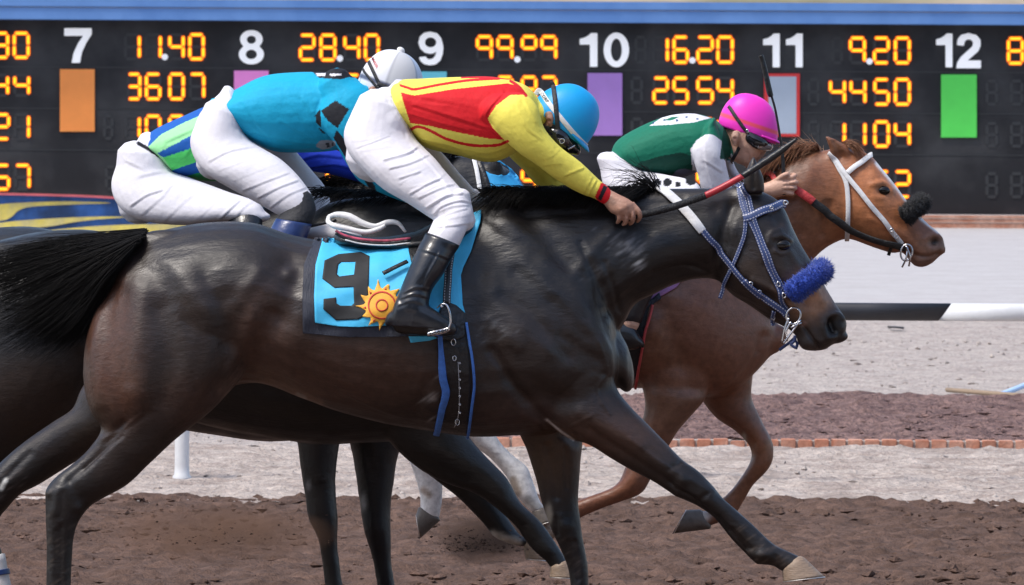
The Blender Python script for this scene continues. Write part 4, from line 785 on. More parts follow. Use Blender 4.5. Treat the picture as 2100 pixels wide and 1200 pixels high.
# ================================================================== jockeys
WHT, YEL, RED = srgb(222, 220, 226)[:3], srgb(238, 224, 96)[:3], srgb(214, 26, 36)[:3]
CY, INK = srgb(20, 168, 208)[:3], (.012, .013, .018)
def wr(pts, w_=5, a=.005):
    """one fold of cloth: a ridge with a hollow beside it"""
    p = np.array(pts, float); t = p[-1] - p[0]; n = np.array([-t[1], t[0]]) / (np.linalg.norm(t) + 1e-6) * w_ * 1.3
    k = .16 * rng.uniform(.2, 1.8); w_ = w_ * rng.uniform(.75, 1.35)
    return [(pts, w_, a * k), ([tuple(x) for x in p + n], w_, -a * .9 * k), (pts, max(2.2, w_ * .42), a * k * 1.25), ([tuple(x) for x in p + n * .55], max(2.2, w_ * .4), -a * k * 1.9)]
def garment(root, name, parts, m, base, regions=(), strokes=(), voxel=.0045, it=5, lines=()):
    me = organic(parts, voxel, it)
    if strokes: sculpt(me, strokes)
    q = to_px(vcos(me)); c = np.tile(np.array(base, float), (len(q), 1))
    for poly, cc in regions: c[in_poly(q, poly)] = cc
    for ln, wd, cc in lines:
        c[seg_dist(q, crom(ln, 6) if len(ln) > 2 else ln) < wd] = cc
    t = bvh(me); shift(me, root); return finish(name, me, m, root, col=c), t
def body(root, parts, base, regions=(), voxel=.0045, it=4, strokes=()):
    me = organic(parts, voxel, it)
    if strokes: sculpt(me, strokes)
    c = paint(me, base, regions); t = bvh(me); shift(me, root); return finish('body', me, MT['skin'], root, col=c), t
def dome(root, name, nape, front, apex, w_, d, m, colf, dy=0, pw=.86, lip=.12):
    nape, front, apex = map(lambda v: np.array(v, float), (nape, front, apex)); mid = (nape + front) / 2; A = (front - nape) / 2
    rings, cols = [], []
    for i in range(30):
        f = -lip + (math.pi / 2 + lip - .02) * i / 29; c_ = max(math.cos(f), 0) ** pw if f > 0 else 1 + f * .25; s_ = math.sin(f) if f > 0 else f
        th = np.linspace(0, 2 * np.pi, 72, endpoint=False)
        q = mid + A * (np.cos(th) * c_)[:, None] + apex * s_
        rings.append(P(q[:, 0], q[:, 1], d + dy - w_ * np.sin(th) * c_)); cols.append(np.array([colf(t, f) for t in th]))
    V, Fc = rings_mesh(rings); me = raw_mesh(name, V, Fc); t = bvh(me); bpy.data.meshes.remove(me)
    return obj(name, V, Fc, m, root, col=np.concatenate(cols)), t
def brim(par, nape, front, apex, w_, d, m, ext=.22, drop=.06, span=62, col=None):
    nape, front, apex = map(lambda v: np.array(v, float), (nape, front, apex)); mid = (nape + front) / 2; A = (front - nape) / 2; rings = []
    for a in np.linspace(-span, span, 25):
        f = R(a); k = math.cos(f * 90 / span) ** .7 * ext if abs(a) < span else .02
        sect = []
        for kk, up_ in ((.97, .02), (1 + k * .5, .02), (1 + k, .0), (1 + k, -.04), (1 + k * .5, -.03), (.97, -.03)):
            q = mid + A * math.cos(f) * kk + apex * (up_ - drop * (kk - .97) / .25); sect.append(P(q[0], q[1], d - w_ * math.sin(f) * kk))
        rings.append(np.array(sect))
    V, Fc = rings_mesh(rings); return obj('brim', V, Fc, m, par, col=np.tile(np.array(col or CY), (len(V), 1)))
def strap(par, name, pts, wpx, thick, trees, off, m, d, **k):
    V, Fc, uv = strap_geo(pts, wpx, thick, trees, off, d, **k); return obj(name, V, Fc, m, par, uv=uv)
def helmet_mat(): return mat('helmet cover', (.5, .5, .5), .42, bump=(22, .12), spec=.35, attr=True)
MT['helmet'] = helmet_mat()
MT['strap_black'] = mat('black elastic strap', (.014, .014, .016), .6, bump=(90, .3))
SK1, SK2 = (.42, .225, .155), (.60, .36, .26)
PEOPLE = 'jockeys crouched on their racehorses'
def jroot(x, d, label):
    return empty('person', tuple(P(x, 470, d)), label, 'person', PEOPLE)
# ---------------------------------------------------------------- foremost jockey, yellow and red
j1 = jroot(860, D1, 'jockey in yellow and red silks with bright blue helmet and whip in hand')
PEL1 = [(795, 180, 842, 268, .125), (768, 195, 852, 285, .15), (738, 212, 856, 305, .16), (716, 245, 850, 325, .15), (712, 290, 830, 335, .12)]
TH1 = [(722, 228, 845, 270, .10, -.06), (705, 272, 856, 288, .10, -.08), (714, 312, 872, 305, .10, -.11), (745, 350, 893, 326, .094, -.15), (786, 388, 915, 353, .086, -.18), (834, 416, 941, 382, .078, -.21), (874, 442, 960, 405, .07, -.235), (893, 454, 970, 432, .062, -.25)]
SH1 = [(905, 422, 966, 412, .06, -.24), (890, 450, 970, 440, .06, -.26), (879, 474, 956, 474, .056, -.285), (868, 496, 940, 508, .05, -.30), (858, 520, 925, 530, .045, -.31)]
far = lambda st, dx, dy: [(a + dx, b + dy, c + dx, e + dy, w_, -o) for a, b, c, e, w_, o in st]
BOOT1 = [(872, 478, 944, 504, .06, -.295), (866, 492, 935, 517, .061, -.30), (857, 508, 927, 530, .061, -.31), (836, 556, 908, 564, .06, -.325), (822, 590, 887, 594, .054, -.335), (813, 612, 880, 622, .05, -.345), (808, 632, 880, 640, .048, -.35)]
FOOT1 = [(804, 636, 802, 668, .028, -.35), (815, 612, 815, 682, .040, -.35), (845, 606, 845, 687, .045, -.35), (875, 624, 876, 689, .046, -.35), (902, 642, 903, 690, .043, -.35), (924, 656, 922, 688, .03, -.35)]
TOR1 = [(790, 192, 830, 268, .125), (815, 166, 842, 272, .145), (870, 161, 872, 302, .158), (940, 158, 935, 318, .165), (1005, 157, 1003, 333, .168), (1055, 166, 1050, 318, .165), (1085, 180, 1082, 290, .13), (1106, 204, 1098, 268, .08)]
ARM1 = [(1040, 190, 1000, 262, .07, -.13), (1075, 192, 1012, 272, .066, -.15), (1102, 218, 1036, 290, .06, -.165), (1116, 262, 1066, 315, .056, -.165), (1148, 300, 1100, 338, .052, -.155), (1190, 332, 1144, 371, .047, -.14), (1228, 368, 1188, 396, .039, -.128), (1243, 380, 1220, 408, .034, -.122), (1254, 392, 1232, 416, .031, -.118)]
ARMF1 = [(1060, 200, 1030, 290, .07, .13), (1100, 270, 1042, 318, .06, .16), (1140, 322, 1074, 350, .056, .17), (1170, 356, 1102, 382, .05, .16), (1188, 378, 1140, 398, .046, .13), (1230, 392, 1190, 412, .04, .10), (1262, 400, 1240, 418, .032, .07)]
HD1 = [(1114, 196, 1196, 280, .068), (1105, 214, 1186, 296, .074), (1102, 236, 1174, 310, .072), (1107, 258, 1158, 318, .062), (1112, 278, 1142, 320, .045)]
NK1 = [(1068, 196, 1062, 262, .062), (1100, 212, 1096, 276, .056), (1128, 228, 1122, 290, .056)]
PALM1 = [(1240, 382, 1222, 410, .026, -.118), (1253, 390, 1237, 418, .024, -.118), (1270, 399, 1250, 434, .027, -.125), (1290, 409, 1260, 440, .028, -.132), (1303, 421, 1270, 446, .024, -.132)]
def fing(d, *chains, r=.0085):
    out = []
    for c in chains:
        k = c[-1] if np.ndim(c[-1]) == 0 else 1.0; pts = [p for p in c if np.ndim(p)]
        out.append(tube_px([(x, y, d + z) for x, y, z in pts], [r * 1.08 * k, r * k, r * .95 * k, r * .72 * k], 5, 10))
    return out
FG1 = fing(D1, ((1296, 418, -.134), (1310, 434, -.142), (1312, 446, -.132), (1306, 455, -.112)), ((1287, 424, -.136), (1298, 442, -.146), (1297, 454, -.132), (1291, 460, -.112)), ((1276, 430, -.136), (1284, 448, -.144), (1282, 457, -.13), (1277, 461, -.112)), ((1265, 432, -.134), (1270, 446, -.14), (1268, 454, -.128), (1265, 457, -.112), .88), ((1262, 412, -.115), (1280, 440, -.098), (1300, 446, -.09), (1310, 444, -.09), 1.1))
nh = mat
b1, TB1 = body(j1, [loft(PEL1, D1, sc_=.86), loft(TH1, D1, sc_=.8), loft(far(TH1, 22, -4), D1, sc_=.8), loft(SH1, D1, sc_=.75), loft(far(SH1, 22, 0), D1, sc_=.75), loft(BOOT1, D1, sc_=.7), loft(FOOT1, D1, sc_=.75), loft(far(BOOT1, 20, 0), D1, sc_=.7), loft(far(FOOT1, 20, 0), D1, sc_=.75), loft(TOR1, D1, sc_=.88), loft(ARM1, D1, sc_=.78), loft(ARMF1, D1, sc_=.78), loft(HD1, D1), loft(NK1, D1),
    loft([(1117, 236, 1134, 233, .010, -.075), (1120, 246, 1136, 244, .013, -.078), (1124, 257, 1133, 256, .008, -.075)], D1), loft(PALM1, D1)] + FG1, SK1, voxel=.0034, it=2,
    regions=[(1112, 240, 12, 34, (.03, .02, .016), .9), (1283, 448, 30, 10, (.33, .16, .11), .6), ([(1246, 404), (1258, 416)], 7, (.12, .08, .06), .5), (1126, 248, 5, 8, (.34, .14, .11), .8)],
    strokes=[([(1292, 440), (1291, 456)], 2.2, -.004), ([(1279, 444), (1279, 458)], 2.2, -.004), ([(1304, 440), (1303, 454)], 2.2, -.003), ([(1296, 417)], 6, .003), ([(1285, 423)], 5, .003), ([(1274, 430)], 5, .003), ([(1126, 248)], 3.5, -.006), ([(1255, 402), (1282, 414)], 3, .0015)])
s1, TS1 = garment(j1, 'silks', [loft(TOR1, D1, sq=2.2), loft(ARM1, D1), loft(ARMF1, D1)], MT['silk'], YEL, voxel=.003,
    regions=[([(819, 189), (850, 196), (930, 183), (1041, 171), (1062, 176), (1078, 194), (1046, 195), (1018, 216), (1000, 243), (1010, 262), (1034, 287), (1000, 284), (940, 272), (880, 258), (838, 252)], RED), ([(945, 150), (1010, 150), (1045, 164), (1000, 160), (945, 161)], RED),
             ([(1232, 376), (1241, 374), (1262, 390), (1240, 422), (1225, 412), (1220, 404)], RED), ([(1238, 380), (1246, 384), (1233, 412), (1226, 408)], INK)],
    lines=[([(818, 174), (836, 180), (852, 183), (900, 174), (960, 165), (1024, 161)], 2.6, RED), ([(840, 267), (857, 260), (880, 267), (918, 286), (968, 298), (1018, 298), (1041, 290)], 3.0, RED), ([(1047, 166), (1064, 178), (1079, 196)], 3, RED), ([(816, 172), (822, 200), (838, 250)], 2.5, YEL)],
    strokes=sum([wr(*a) for a in [([(1035, 190), (1006, 225), (1002, 246), (1034, 288)], 5, -.006), ([(850, 215), (930, 240), (1000, 262)], 7, .004), ([(845, 235), (900, 252), (960, 268)], 6, .004), ([(870, 200), (960, 215)], 8, .003), ([(870, 285), (930, 300), (960, 318)], 7, .006), ([(960, 318), (1010, 312), (1045, 300)], 7, .006), ([(1060, 215), (1080, 260), (1110, 285)], 8, .005), ([(1075, 205), (1098, 250)], 7, .004), ([(1112, 268), (1135, 300)], 5, .004),
         ([(1098, 330), (1130, 322), (1150, 305)], 5, .005), ([(1110, 340), (1150, 336)], 5, .004), ([(1160, 360), (1195, 345)], 5, .003), ([(1196, 398), (1214, 366)], 3, .003), ([(1206, 402), (1222, 372)], 3, .003), ([(1080, 340), (1120, 350), (1140, 370)], 5, .005), ([(1100, 372), (1150, 380)], 5, .005)]], []))
p1, TP1 = garment(j1, 'breeches', [loft(PEL1, D1), loft(TH1, D1), loft(SH1, D1), loft(far(TH1, 22, -4), D1), loft(far(SH1, 22, 0), D1)], MT['breeches'], WHT, voxel=.0034, it=6,
    lines=[([(802, 196), (828, 240), (842, 272)], 1.4, srgb(170, 170, 178)[:3])],
    strokes=sum([wr(*a) for a in [([(800, 206), (826, 250), (838, 278)], 7, .006), ([(722, 290), (760, 285), (800, 272)], 5, .004), ([(740, 310), (800, 300)], 5, .003), ([(790, 330), (830, 318), (858, 300)], 5, .004), ([(800, 345), (840, 335), (878, 318)], 5, .004), ([(820, 365), (860, 352)], 5, .005), ([(840, 385), (890, 372), (912, 356)], 5, .005), ([(860, 405), (905, 385), (930, 378)], 5, .006), ([(876, 425), (915, 402), (948, 396)], 5, .006), ([(885, 440), (925, 424), (962, 420)], 5, .005), ([(895, 452), (935, 446), (966, 440)], 5, .005), ([(890, 466), (930, 462), (960, 458)], 5, .004),
         ([(732, 303), (769, 290), (798, 278)], 3, .004), ([(788, 328), (834, 315), (853, 305)], 3, .005), ([(819, 378), (850, 358), (876, 343)], 3.5, .006), ([(842, 397), (876, 378), (903, 366)], 3.5, .006), ([(868, 397), (895, 382), (926, 378)], 3, .005), ([(890, 440), (905, 424), (941, 412), (966, 416)], 3.5, .006), ([(895, 456), (918, 440), (956, 428)], 3, .005), ([(905, 418), (918, 452), (905, 478)], 6, .004), ([(845, 300), (890, 345), (925, 395)], 6, .003)]], []))
bt, TBT1 = garment(j1, 'boot', [loft(BOOT1, D1, cap=(.15, 1)), loft(FOOT1, D1, sq=2.4)], mat('polished black boot', (.012, .014, .018), .28, noise=(30, .3), bump=(20, .2, (1, 1, 1), .01), spec=.6, attr=True), (.012, .0145, .02), voxel=.0042, it=3, regions=[([(800, 668), (925, 676), (925, 700), (800, 700)], (.009, .009, .009))],
    strokes=sum([wr(*a) for a in [([(852, 510), (890, 520), (925, 534)], 3, .004), ([(828, 600), (856, 590), (884, 596)], 5, .008), ([(822, 612), (850, 604), (880, 612)], 4, .007), ([(818, 626), (845, 618), (876, 628)], 4, .006), ([(806, 668), (860, 672), (922, 676)], 3, .005), ([(845, 628), (845, 664)], 2.5, .002), ([(902, 520), (880, 560), (870, 586)], 7, .004)]], []))
garment(j1, 'boot', [loft(far(BOOT1, 20, 0), D1, cap=(.15, 1)), loft(far(FOOT1, 20, 0), D1, sq=2.4)], MT['boot'], INK, voxel=.01)
HELC1 = srgb(24, 160, 225)[:3]
hm1, TH_1 = dome(j1, 'helmet', (1094, 208), (1203, 296), (57, -65), .083, D1, MT['helmet'], lambda t, f: HELC1)
brim(hm1, (1094, 208), (1203, 296), (57, -65), .083, D1, MT['helmet'], ext=.20, drop=.10, col=HELC1)
strap(hm1, 'helmet_band', [(1098, 194), (1107, 186), (1124, 210), (1150, 242), (1178, 275), (1203, 300)], 10, .002, [TH_1], .001, MT['white_strap'], D1)
strap(j1, 'goggle_strap', [(1128, 172), (1134, 174), (1138, 200), (1141, 230), (1143, 252), (1145, 272)], 9.5, .003, [TH_1], .003, MT['strap_black'], D1)
strap(j1, 'chin_strap', [(1108, 266), (1124, 264), (1142, 262)], 13, .003, [TB1], .003, MT['strap_black'], D1 - .07)
V, Fc = join([loft([(1140, 262, 1128, 290, .018, -.07), (1150, 262, 1138, 302, .03, -.062), (1166, 270, 1152, 312, .05, -.035), (1180, 286, 1166, 318, .062, 0), (1186, 298, 1176, 318, .05, 0)], D1, sq=2.6)]); gg = obj('goggles', V, Fc, MT['goggle'], j1)
tg = bvh(raw_mesh('t', V, Fc)); strap(gg, 'buckle', [(1147, 286), (1155, 285), (1156, 292), (1149, 294), (1147, 287)], 2, .002, [tg], .002, MT['metal'], D1 - .08, sm=1); strap(gg, 'rim', [(1164, 306), (1172, 302), (1178, 298)], 4, .003, [tg], .002, MT['metal'], D1 - .05)
def lettering(par, s, x, y, ang, size, trees, m, d):
    """small printed words lying on a surface"""
    cu = bpy.data.curves.new('f', 'FONT'); cu.body = s; cu.size = size; cu.offset = .015 * size; cu.resolution_u = 2; o = bpy.data.objects.new('f', cu); COL.objects.link(o); dg = bpy.context.evaluated_depsgraph_get(); dg.update()
    me = bpy.data.meshes.new_from_object(o.evaluated_get(dg)); bpy.data.objects.remove(o); v = vcos(me); a = R(ang); q = np.stack([x + v[:, 0] * math.cos(a) + v[:, 1] * math.sin(a), y + v[:, 0] * math.sin(a) - v[:, 1] * math.cos(a)], 1)
    dep = np.array([(lambda h: h[0].y if h else d)(cast(px, py, trees)) for px, py in q]) - .0035
    obj('lettering', P(q[:, 0], q[:, 1], dep), [tuple(p.vertices) for p in me.polygons], m, par, smooth=False)
lettering(hm1, 'CORP', 1107, 192, 53, 9, [TH_1], MT['print_black'], D1 - .05)
# ---------------------------------------------------------------- second jockey, turquoise with black diamonds
j2 = jroot(560, D3, 'jockey in turquoise silks with black diamond sleeves and pale grey helmet')
PEL2 = [(450, 192, 492, 262, .125), (428, 212, 502, 282, .15), (408, 236, 505, 305, .155), (396, 275, 495, 325, .14), (402, 318, 470, 345, .11)]
TH2 = [(410, 236, 500, 272, .10, -.06), (390, 285, 516, 290, .10, -.08), (400, 328, 545, 308, .098, -.12), (428, 360, 575, 326, .092, -.16), (478, 390, 602, 350, .086, -.19), (530, 418, 624, 376, .078, -.22), (568, 440, 640, 402, .068, -.24), (592, 450, 640, 430, .058, -.25)]
TOR2 = [(450, 200, 484, 260, .125), (482, 184, 506, 284, .145), (540, 156, 560, 310, .16), (610, 148, 622, 313, .165), (680, 149, 690, 308, .165), (722, 156, 730, 290, .13), (742, 170, 748, 240, .08)]
ARM2 = [(655, 205, 725, 160, .07, -.12), (648, 240, 762, 190, .068, -.15), (668, 272, 775, 245, .064, -.165), (690, 300, 775, 285, .058, -.165), (716, 345, 792, 325, .054, -.16), (742, 376, 830, 360, .05, -.15), (800, 404, 870, 380, .045, -.14), (860, 425, 910, 400, .038, -.13)]
BT2 = [(574, 428, 640, 400, .052, -.25), (574, 440, 648, 430, .056, -.262), (566, 448, 640, 460, .058, -.275), (553, 474, 628, 492, .058, -.29), (538, 520, 612, 532, .056, -.30), (522, 580, 588, 586, .05, -.31)]
FT2 = [(510, 610, 508, 640, .03, -.32), (530, 582, 528, 655, .042, -.32), (570, 592, 570, 660, .046, -.32), (615, 625, 615, 660, .04, -.32), (632, 640, 631, 656, .03, -.32)]
FARK2 = [(500, 260, 590, 290, .09, .14), (540, 330, 640, 350, .085, .17), (575, 400, 668, 385, .08, .2), (606, 440, 678, 420, .07, .22), (622, 462, 674, 448, .062, .22), (630, 476, 660, 470, .05, .22)]
HD2 = [(742, 152, 846, 200, .07), (738, 172, 840, 222, .074), (742, 196, 826, 242, .068), (752, 216, 806, 252, .055), (764, 236, 792, 256, .04)]
b2, TB2 = body(j2, [loft(PEL2, D3, sc_=.85), loft(TH2, D3, sc_=.8), loft(FARK2, D3, sc_=.8), loft(TOR2, D3, sc_=.88), loft(ARM2, D3, sc_=.78), loft(ARM2, D3, sc_=.01), loft(BT2, D3, sc_=.7), loft(FT2, D3, sc_=.7), loft(HD2, D3), loft([(700, 160, 705, 250, .07), (735, 165, 745, 245, .056), (770, 180, 775, 250, .05)], D3),
    loft([(752, 188, 772, 180, .010, -.072), (756, 198, 776, 192, .013, -.076), (764, 208, 776, 204, .008, -.072)], D3), loft([(850, 418, 905, 398, .03, -.13), (890, 430, 925, 412, .03, -.13), (915, 440, 940, 425, .025, -.13)], D3)], (.34, .18, .12), voxel=.006, regions=[(742, 180, 9, 16, (.03, .02, .016), .9)], strokes=[([(766, 196)], 4, -.006)])
BLK = INK
s2, TS2 = garment(j2, 'silks', [loft(TOR2, D3, sq=2.2), loft(ARM2, D3)], MT['silk'], CY, voxel=.0042,
    regions=[([(646, 236), (657, 224), (659, 262), (648, 252)], BLK), ([(658, 228), (688, 206), (716, 224), (692, 263), (672, 248)], BLK), ([(690, 266), (705, 284), (724, 326), (722, 346), (712, 330), (684, 283)], BLK), ([(655, 262), (668, 274), (662, 274), (652, 262)], BLK), ([(742, 350), (768, 380), (775, 402), (764, 396), (748, 372)], BLK),
             ([(632, 140), (735, 140), (735, 160), (715, 158), (700, 163), (655, 160)], BLK), ([(648, 150), (668, 150), (666, 156), (650, 156)], WHT), ([(676, 151), (700, 151), (700, 155), (678, 156)], WHT),
             ([(649, 296), (656, 289), (672, 287), (688, 290), (688, 298), (676, 305), (660, 307), (650, 302)], srgb(165, 170, 178)[:3]), ([(668, 294), (676, 292), (677, 302), (670, 303)], srgb(60, 62, 70)[:3]), ([(680, 292), (684, 292), (684, 300), (680, 300)], srgb(60, 62, 70)[:3])],
    strokes=sum([wr(*a) for a in [([(520, 270), (600, 290), (680, 296)], 8, .004), ([(500, 210), (530, 255), (560, 290)], 9, .004), ([(655, 205), (648, 235), (665, 270)], 6, -.006), ([(620, 200), (645, 240), (670, 280)], 7, .005), ([(600, 220), (640, 268), (680, 292)], 6, .005), ([(700, 170), (720, 210), (730, 250)], 7, .004), ([(580, 250), (640, 285)], 6, .004), ([(745, 350), (760, 392)], 4, .005), ([(755, 352), (772, 396)], 4, .005), ([(690, 180), (705, 240)], 6, .003)]], []))
p2, TP2 = garment(j2, 'breeches', [loft(PEL2, D3), loft(TH2, D3), loft(FARK2, D3)], MT['breeches'], WHT, voxel=.004, it=6,
    strokes=sum([wr(*a) for a in [([(455, 205), (478, 240), (490, 268)], 7, .005), ([(430, 330), (470, 310), (520, 300)], 5, .004), ([(450, 350), (500, 330), (545, 315)], 5, .004), ([(480, 370), (530, 350), (570, 335)], 5, .005), ([(500, 390), (550, 370), (590, 355)], 5, .005), ([(530, 405), (570, 385), (610, 370)], 5, .005), ([(555, 425), (590, 400), (625, 385)], 5, .005), ([(635, 400), (650, 430)], 5, .004), ([(640, 380), (662, 410)], 5, .004)]], []))
V, Fc = loft(BT2[:3], D3, cap=(.6, .3)); obj('boot_sock', V, Fc, MT['black_cloth'], j2)
V, Fc = join([loft(BT2[2:], D3, cap=(.1, 1)), loft(FT2, D3)]); obj('boot', V, Fc, MT['boot_blue'], j2)
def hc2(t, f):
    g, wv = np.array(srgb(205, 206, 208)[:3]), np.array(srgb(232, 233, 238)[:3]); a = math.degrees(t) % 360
    c = g if 40 < a < 100 else (wv if a >= 100 else np.array(srgb(190, 205, 225)[:3]))  # bluish front side: skylit shade put into the cover colour
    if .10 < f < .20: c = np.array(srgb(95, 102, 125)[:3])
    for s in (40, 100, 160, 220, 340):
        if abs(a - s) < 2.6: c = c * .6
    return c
hm2, TH_2 = dome(j2, 'helmet', (734, 166), (864, 214), (24, -84), .083, D3, MT['helmet'], hc2)
brim(hm2, (734, 166), (864, 214), (24, -84), .083, D3, MT['helmet'], col=WHT)
V, Fc = loft([(814, 105, 830, 108, .012), (814, 101, 830, 104, .012)], D3, cap=(.6, .8)); obj('button', V, Fc, MT['white_strap'], hm2)
strap(j2, 'goggle_strap', [(757, 127), (762, 138), (773, 162), (786, 190), (792, 205)], 7, .003, [TH_2], .003, MT['strap_black'], D3 - .07)
strap(j2, 'goggle_strap', [(745, 142), (750, 150), (766, 170), (782, 190)], 5, .003, [TH_2], .003, MT['strap_black'], D3 - .07)
strap(j2, 'chin_strap', [(775, 172), (790, 178), (806, 186)], 9, .003, [TH_2], .004, MT['strap_black'], D3 - .07)
lettering(hm2, 'ANGEL', 760, 118, 62, 8, [TH_2], MT['sun_red'], D3 - .06)
# ---------------------------------------------------------------- third jockey, green and blue stripes
j3 = jroot(400, D4, 'jockey in green and blue striped silks, seen from the hips, farthest left')
PEL3 = [(280, 290, 338, 322, .125), (258, 312, 350, 345, .15), (240, 340, 360, 366, .155), (232, 376, 360, 382, .14), (238, 408, 350, 400, .12)]
TH3 = [(238, 340, 356, 352, .10, -.06), (228, 376, 378, 360, .10, -.08), (236, 412, 405, 370, .10, -.11), (262, 440, 438, 382, .095, -.14), (312, 457, 470, 394, .088, -.17), (384, 462, 502, 404, .08, -.2), (450, 456, 530, 416, .07, -.22), (490, 455, 544, 434, .06, -.23)]
TOR3 = [(280, 296, 332, 322, .12), (318, 265, 358, 362, .15), (380, 236, 402, 370, .16), (432, 214, 450, 372, .17), (500, 196, 515, 368, .17), (570, 194, 580, 340, .15), (612, 206, 618, 300, .09)]
ARM3 = [(560, 210, 600, 280, .07, -.12), (570, 270, 630, 262, .066, -.15), (582, 322, 642, 296, .06, -.16), (612, 346, 655, 300, .055, -.16), (680, 358, 690, 308, .05, -.15), (730, 372, 742, 328, .045, -.14), (780, 385, 790, 350, .038, -.12)]
b3, TB3 = body(j3, [loft(PEL3, D4, sc_=.85), loft(TH3, D4, sc_=.8), loft(TOR3, D4, sc_=.88), loft(ARM3, D4, sc_=.78), loft([(632, 225, 735, 285, .07), (626, 250, 728, 310, .072), (632, 280, 700, 328, .06), (645, 305, 680, 330, .045)], D4), loft([(590, 205, 600, 290, .06), (640, 225, 640, 295, .055)], D4), loft([(770, 384, 780, 352, .03, -.12), (800, 392, 812, 368, .03, -.12), (815, 398, 826, 380, .022, -.12)], D4),
    loft([(470, 470, 535, 430, .05, -.22), (478, 520, 530, 510, .045, -.25), (470, 590, 515, 590, .04, -.28), (480, 620, 560, 615, .04, -.28)], D4)], (.4, .22, .15), voxel=.008)
MINT, GRN, BLU, DKG = srgb(160, 236, 165)[:3], srgb(96, 232, 118)[:3], srgb(24, 92, 176)[:3], srgb(30, 150, 80)[:3]
s3, TS3 = garment(j3, 'silks', [loft(TOR3, D4, sq=2.2), loft(ARM3, D4)], MT['silk'], MINT, voxel=.005,
    regions=[([(270, 305), (318, 258), (432, 205), (470, 196), (470, 208), (436, 226), (380, 250), (330, 276), (300, 305), (308, 300)], BLU), ([(322, 315), (390, 279), (460, 245), (460, 284), (394, 304), (336, 323)], BLU), ([(334, 323), (394, 304), (460, 284), (460, 315), (404, 332), (354, 350)], GRN), ([(352, 350), (404, 332), (460, 314), (460, 338), (416, 352), (372, 364), (358, 358)], BLU), ([(372, 364), (416, 352), (460, 338), (460, 400), (372, 400)], DKG), ([(470, 150), (900, 150), (900, 420), (470, 420)], srgb(20, 50, 165)[:3])],
    strokes=sum([wr(*a) for a in [([(600, 335), (650, 318), (700, 322)], 7, .006), ([(620, 345), (680, 338), (720, 345)], 6, .006), ([(340, 290), (400, 262), (440, 245)], 8, .003), ([(350, 345), (380, 320), (400, 290)], 7, .004)]], []))
p3, TP3 = garment(j3, 'breeches', [loft(PEL3, D4), loft(TH3, D4)], MT['breeches'], WHT, voxel=.0042, it=6,
    lines=[([(284, 294), (305, 306), (328, 320)], 4, INK)],
    strokes=sum([wr(*a) for a in [([(270, 420), (300, 400), (330, 390)], 6, .005), ([(290, 360), (330, 352), (356, 350)], 7, .004), ([(290, 440), (330, 405), (350, 380)], 7, .005), ([(340, 450), (370, 420), (400, 395)], 7, .005), ([(400, 455), (425, 430), (450, 405)], 6, .005), ([(450, 450), (468, 432), (490, 412)], 5, .005), ([(484, 445), (500, 425), (515, 415)], 5, .005), ([(260, 330), (290, 345)], 6, .004)]], []))
V, Fc = join([loft([(466, 452, 540, 438, .055, -.24), (470, 468, 538, 462, .055, -.26), (470, 520, 528, 520, .052, -.28), (462, 600, 510, 600, .046, -.3)], D4, cap=(.5, .3)), loft([(455, 600, 455, 630, .03, -.3), (480, 590, 480, 645, .042, -.3), (540, 605, 540, 645, .044, -.3), (575, 625, 574, 642, .03, -.3)], D4)]); obj('boot', V, Fc, MT['boot'], j3)
hm3, TH_3 = dome(j3, 'helmet', (622, 226), (744, 290), (36, -72), .08, D4, MT['helmet'], lambda t, f: BLU)
# ---------------------------------------------------------------- leading jockey, green silks, pink helmet
j4 = jroot(1380, D2, 'jockey in dark green silks with white sleeves and bright pink helmet')
PEL4 = [(1250, 322, 1304, 350, .12), (1238, 335, 1315, 368, .145), (1232, 358, 1318, 390, .15), (1240, 385, 1310, 408, .13)]
TH4 = [(1230, 345, 1320, 350, .09, -.07), (1240, 385, 1345, 354, .09, -.11), (1275, 410, 1375, 360, .086, -.15), (1330, 425, 1405, 366, .08, -.19), (1380, 432, 1432, 378, .07, -.22), (1410, 440, 1446, 410, .06, -.23)]
TOR4 = [(1250, 322, 1302, 346, .12), (1266, 288, 1330, 362, .15), (1318, 257, 1365, 368, .16), (1373, 237, 1400, 364, .165), (1422, 233, 1438, 350, .165), (1462, 243, 1470, 335, .14), (1486, 262, 1490, 326, .09), (1500, 285, 1496, 324, .06)]
ARM4 = [(1436, 285, 1468, 252, .065, -.11), (1417, 306, 1478, 286, .064, -.14), (1424, 334, 1484, 312, .058, -.155), (1432, 362, 1492, 350, .052, -.15), (1440, 392, 1500, 380, .047, -.14), (1462, 418, 1508, 392, .044, -.13), (1520, 424, 1530, 390, .04, -.12), (1556, 408, 1560, 378, .034, -.115)]
ARMF4 = [(1450, 250, 1490, 320, .06, .1), (1470, 330, 1500, 325, .055, .14), (1490, 368, 1512, 350, .05, .14), (1510, 392, 1530, 370, .045, .12), (1550, 392, 1556, 366, .036, .09)]
HD4 = [(1486, 242, 1588, 276, .07), (1484, 258, 1583, 292, .075), (1486, 274, 1576, 304, .073), (1494, 292, 1566, 318, .066), (1503, 310, 1557, 328, .056), (1512, 324, 1548, 338, .044), (1524, 336, 1540, 344, .028)]
LIP = [loft([(1554, 318, 1562, 321, .018), (1551, 324, 1560, 325, .02), (1546, 328, 1555, 329, .014)], D2), loft([(1546, 327, 1553, 329, .018), (1540, 332, 1549, 335, .018), (1536, 336, 1542, 340, .012)], D2)]
NOSE = [loft([(1562, 292, 1577, 298, .010), (1558, 302, 1573, 306, .013), (1554, 312, 1570, 314, .017), (1553, 317, 1566, 320, .015)], D2)]
PALM4 = [(1558, 405, 1566, 376, .026, -.115), (1578, 406, 1578, 372, .026, -.118), (1596, 405, 1594, 364, .03, -.122), (1614, 400, 1610, 364, .028, -.128)]
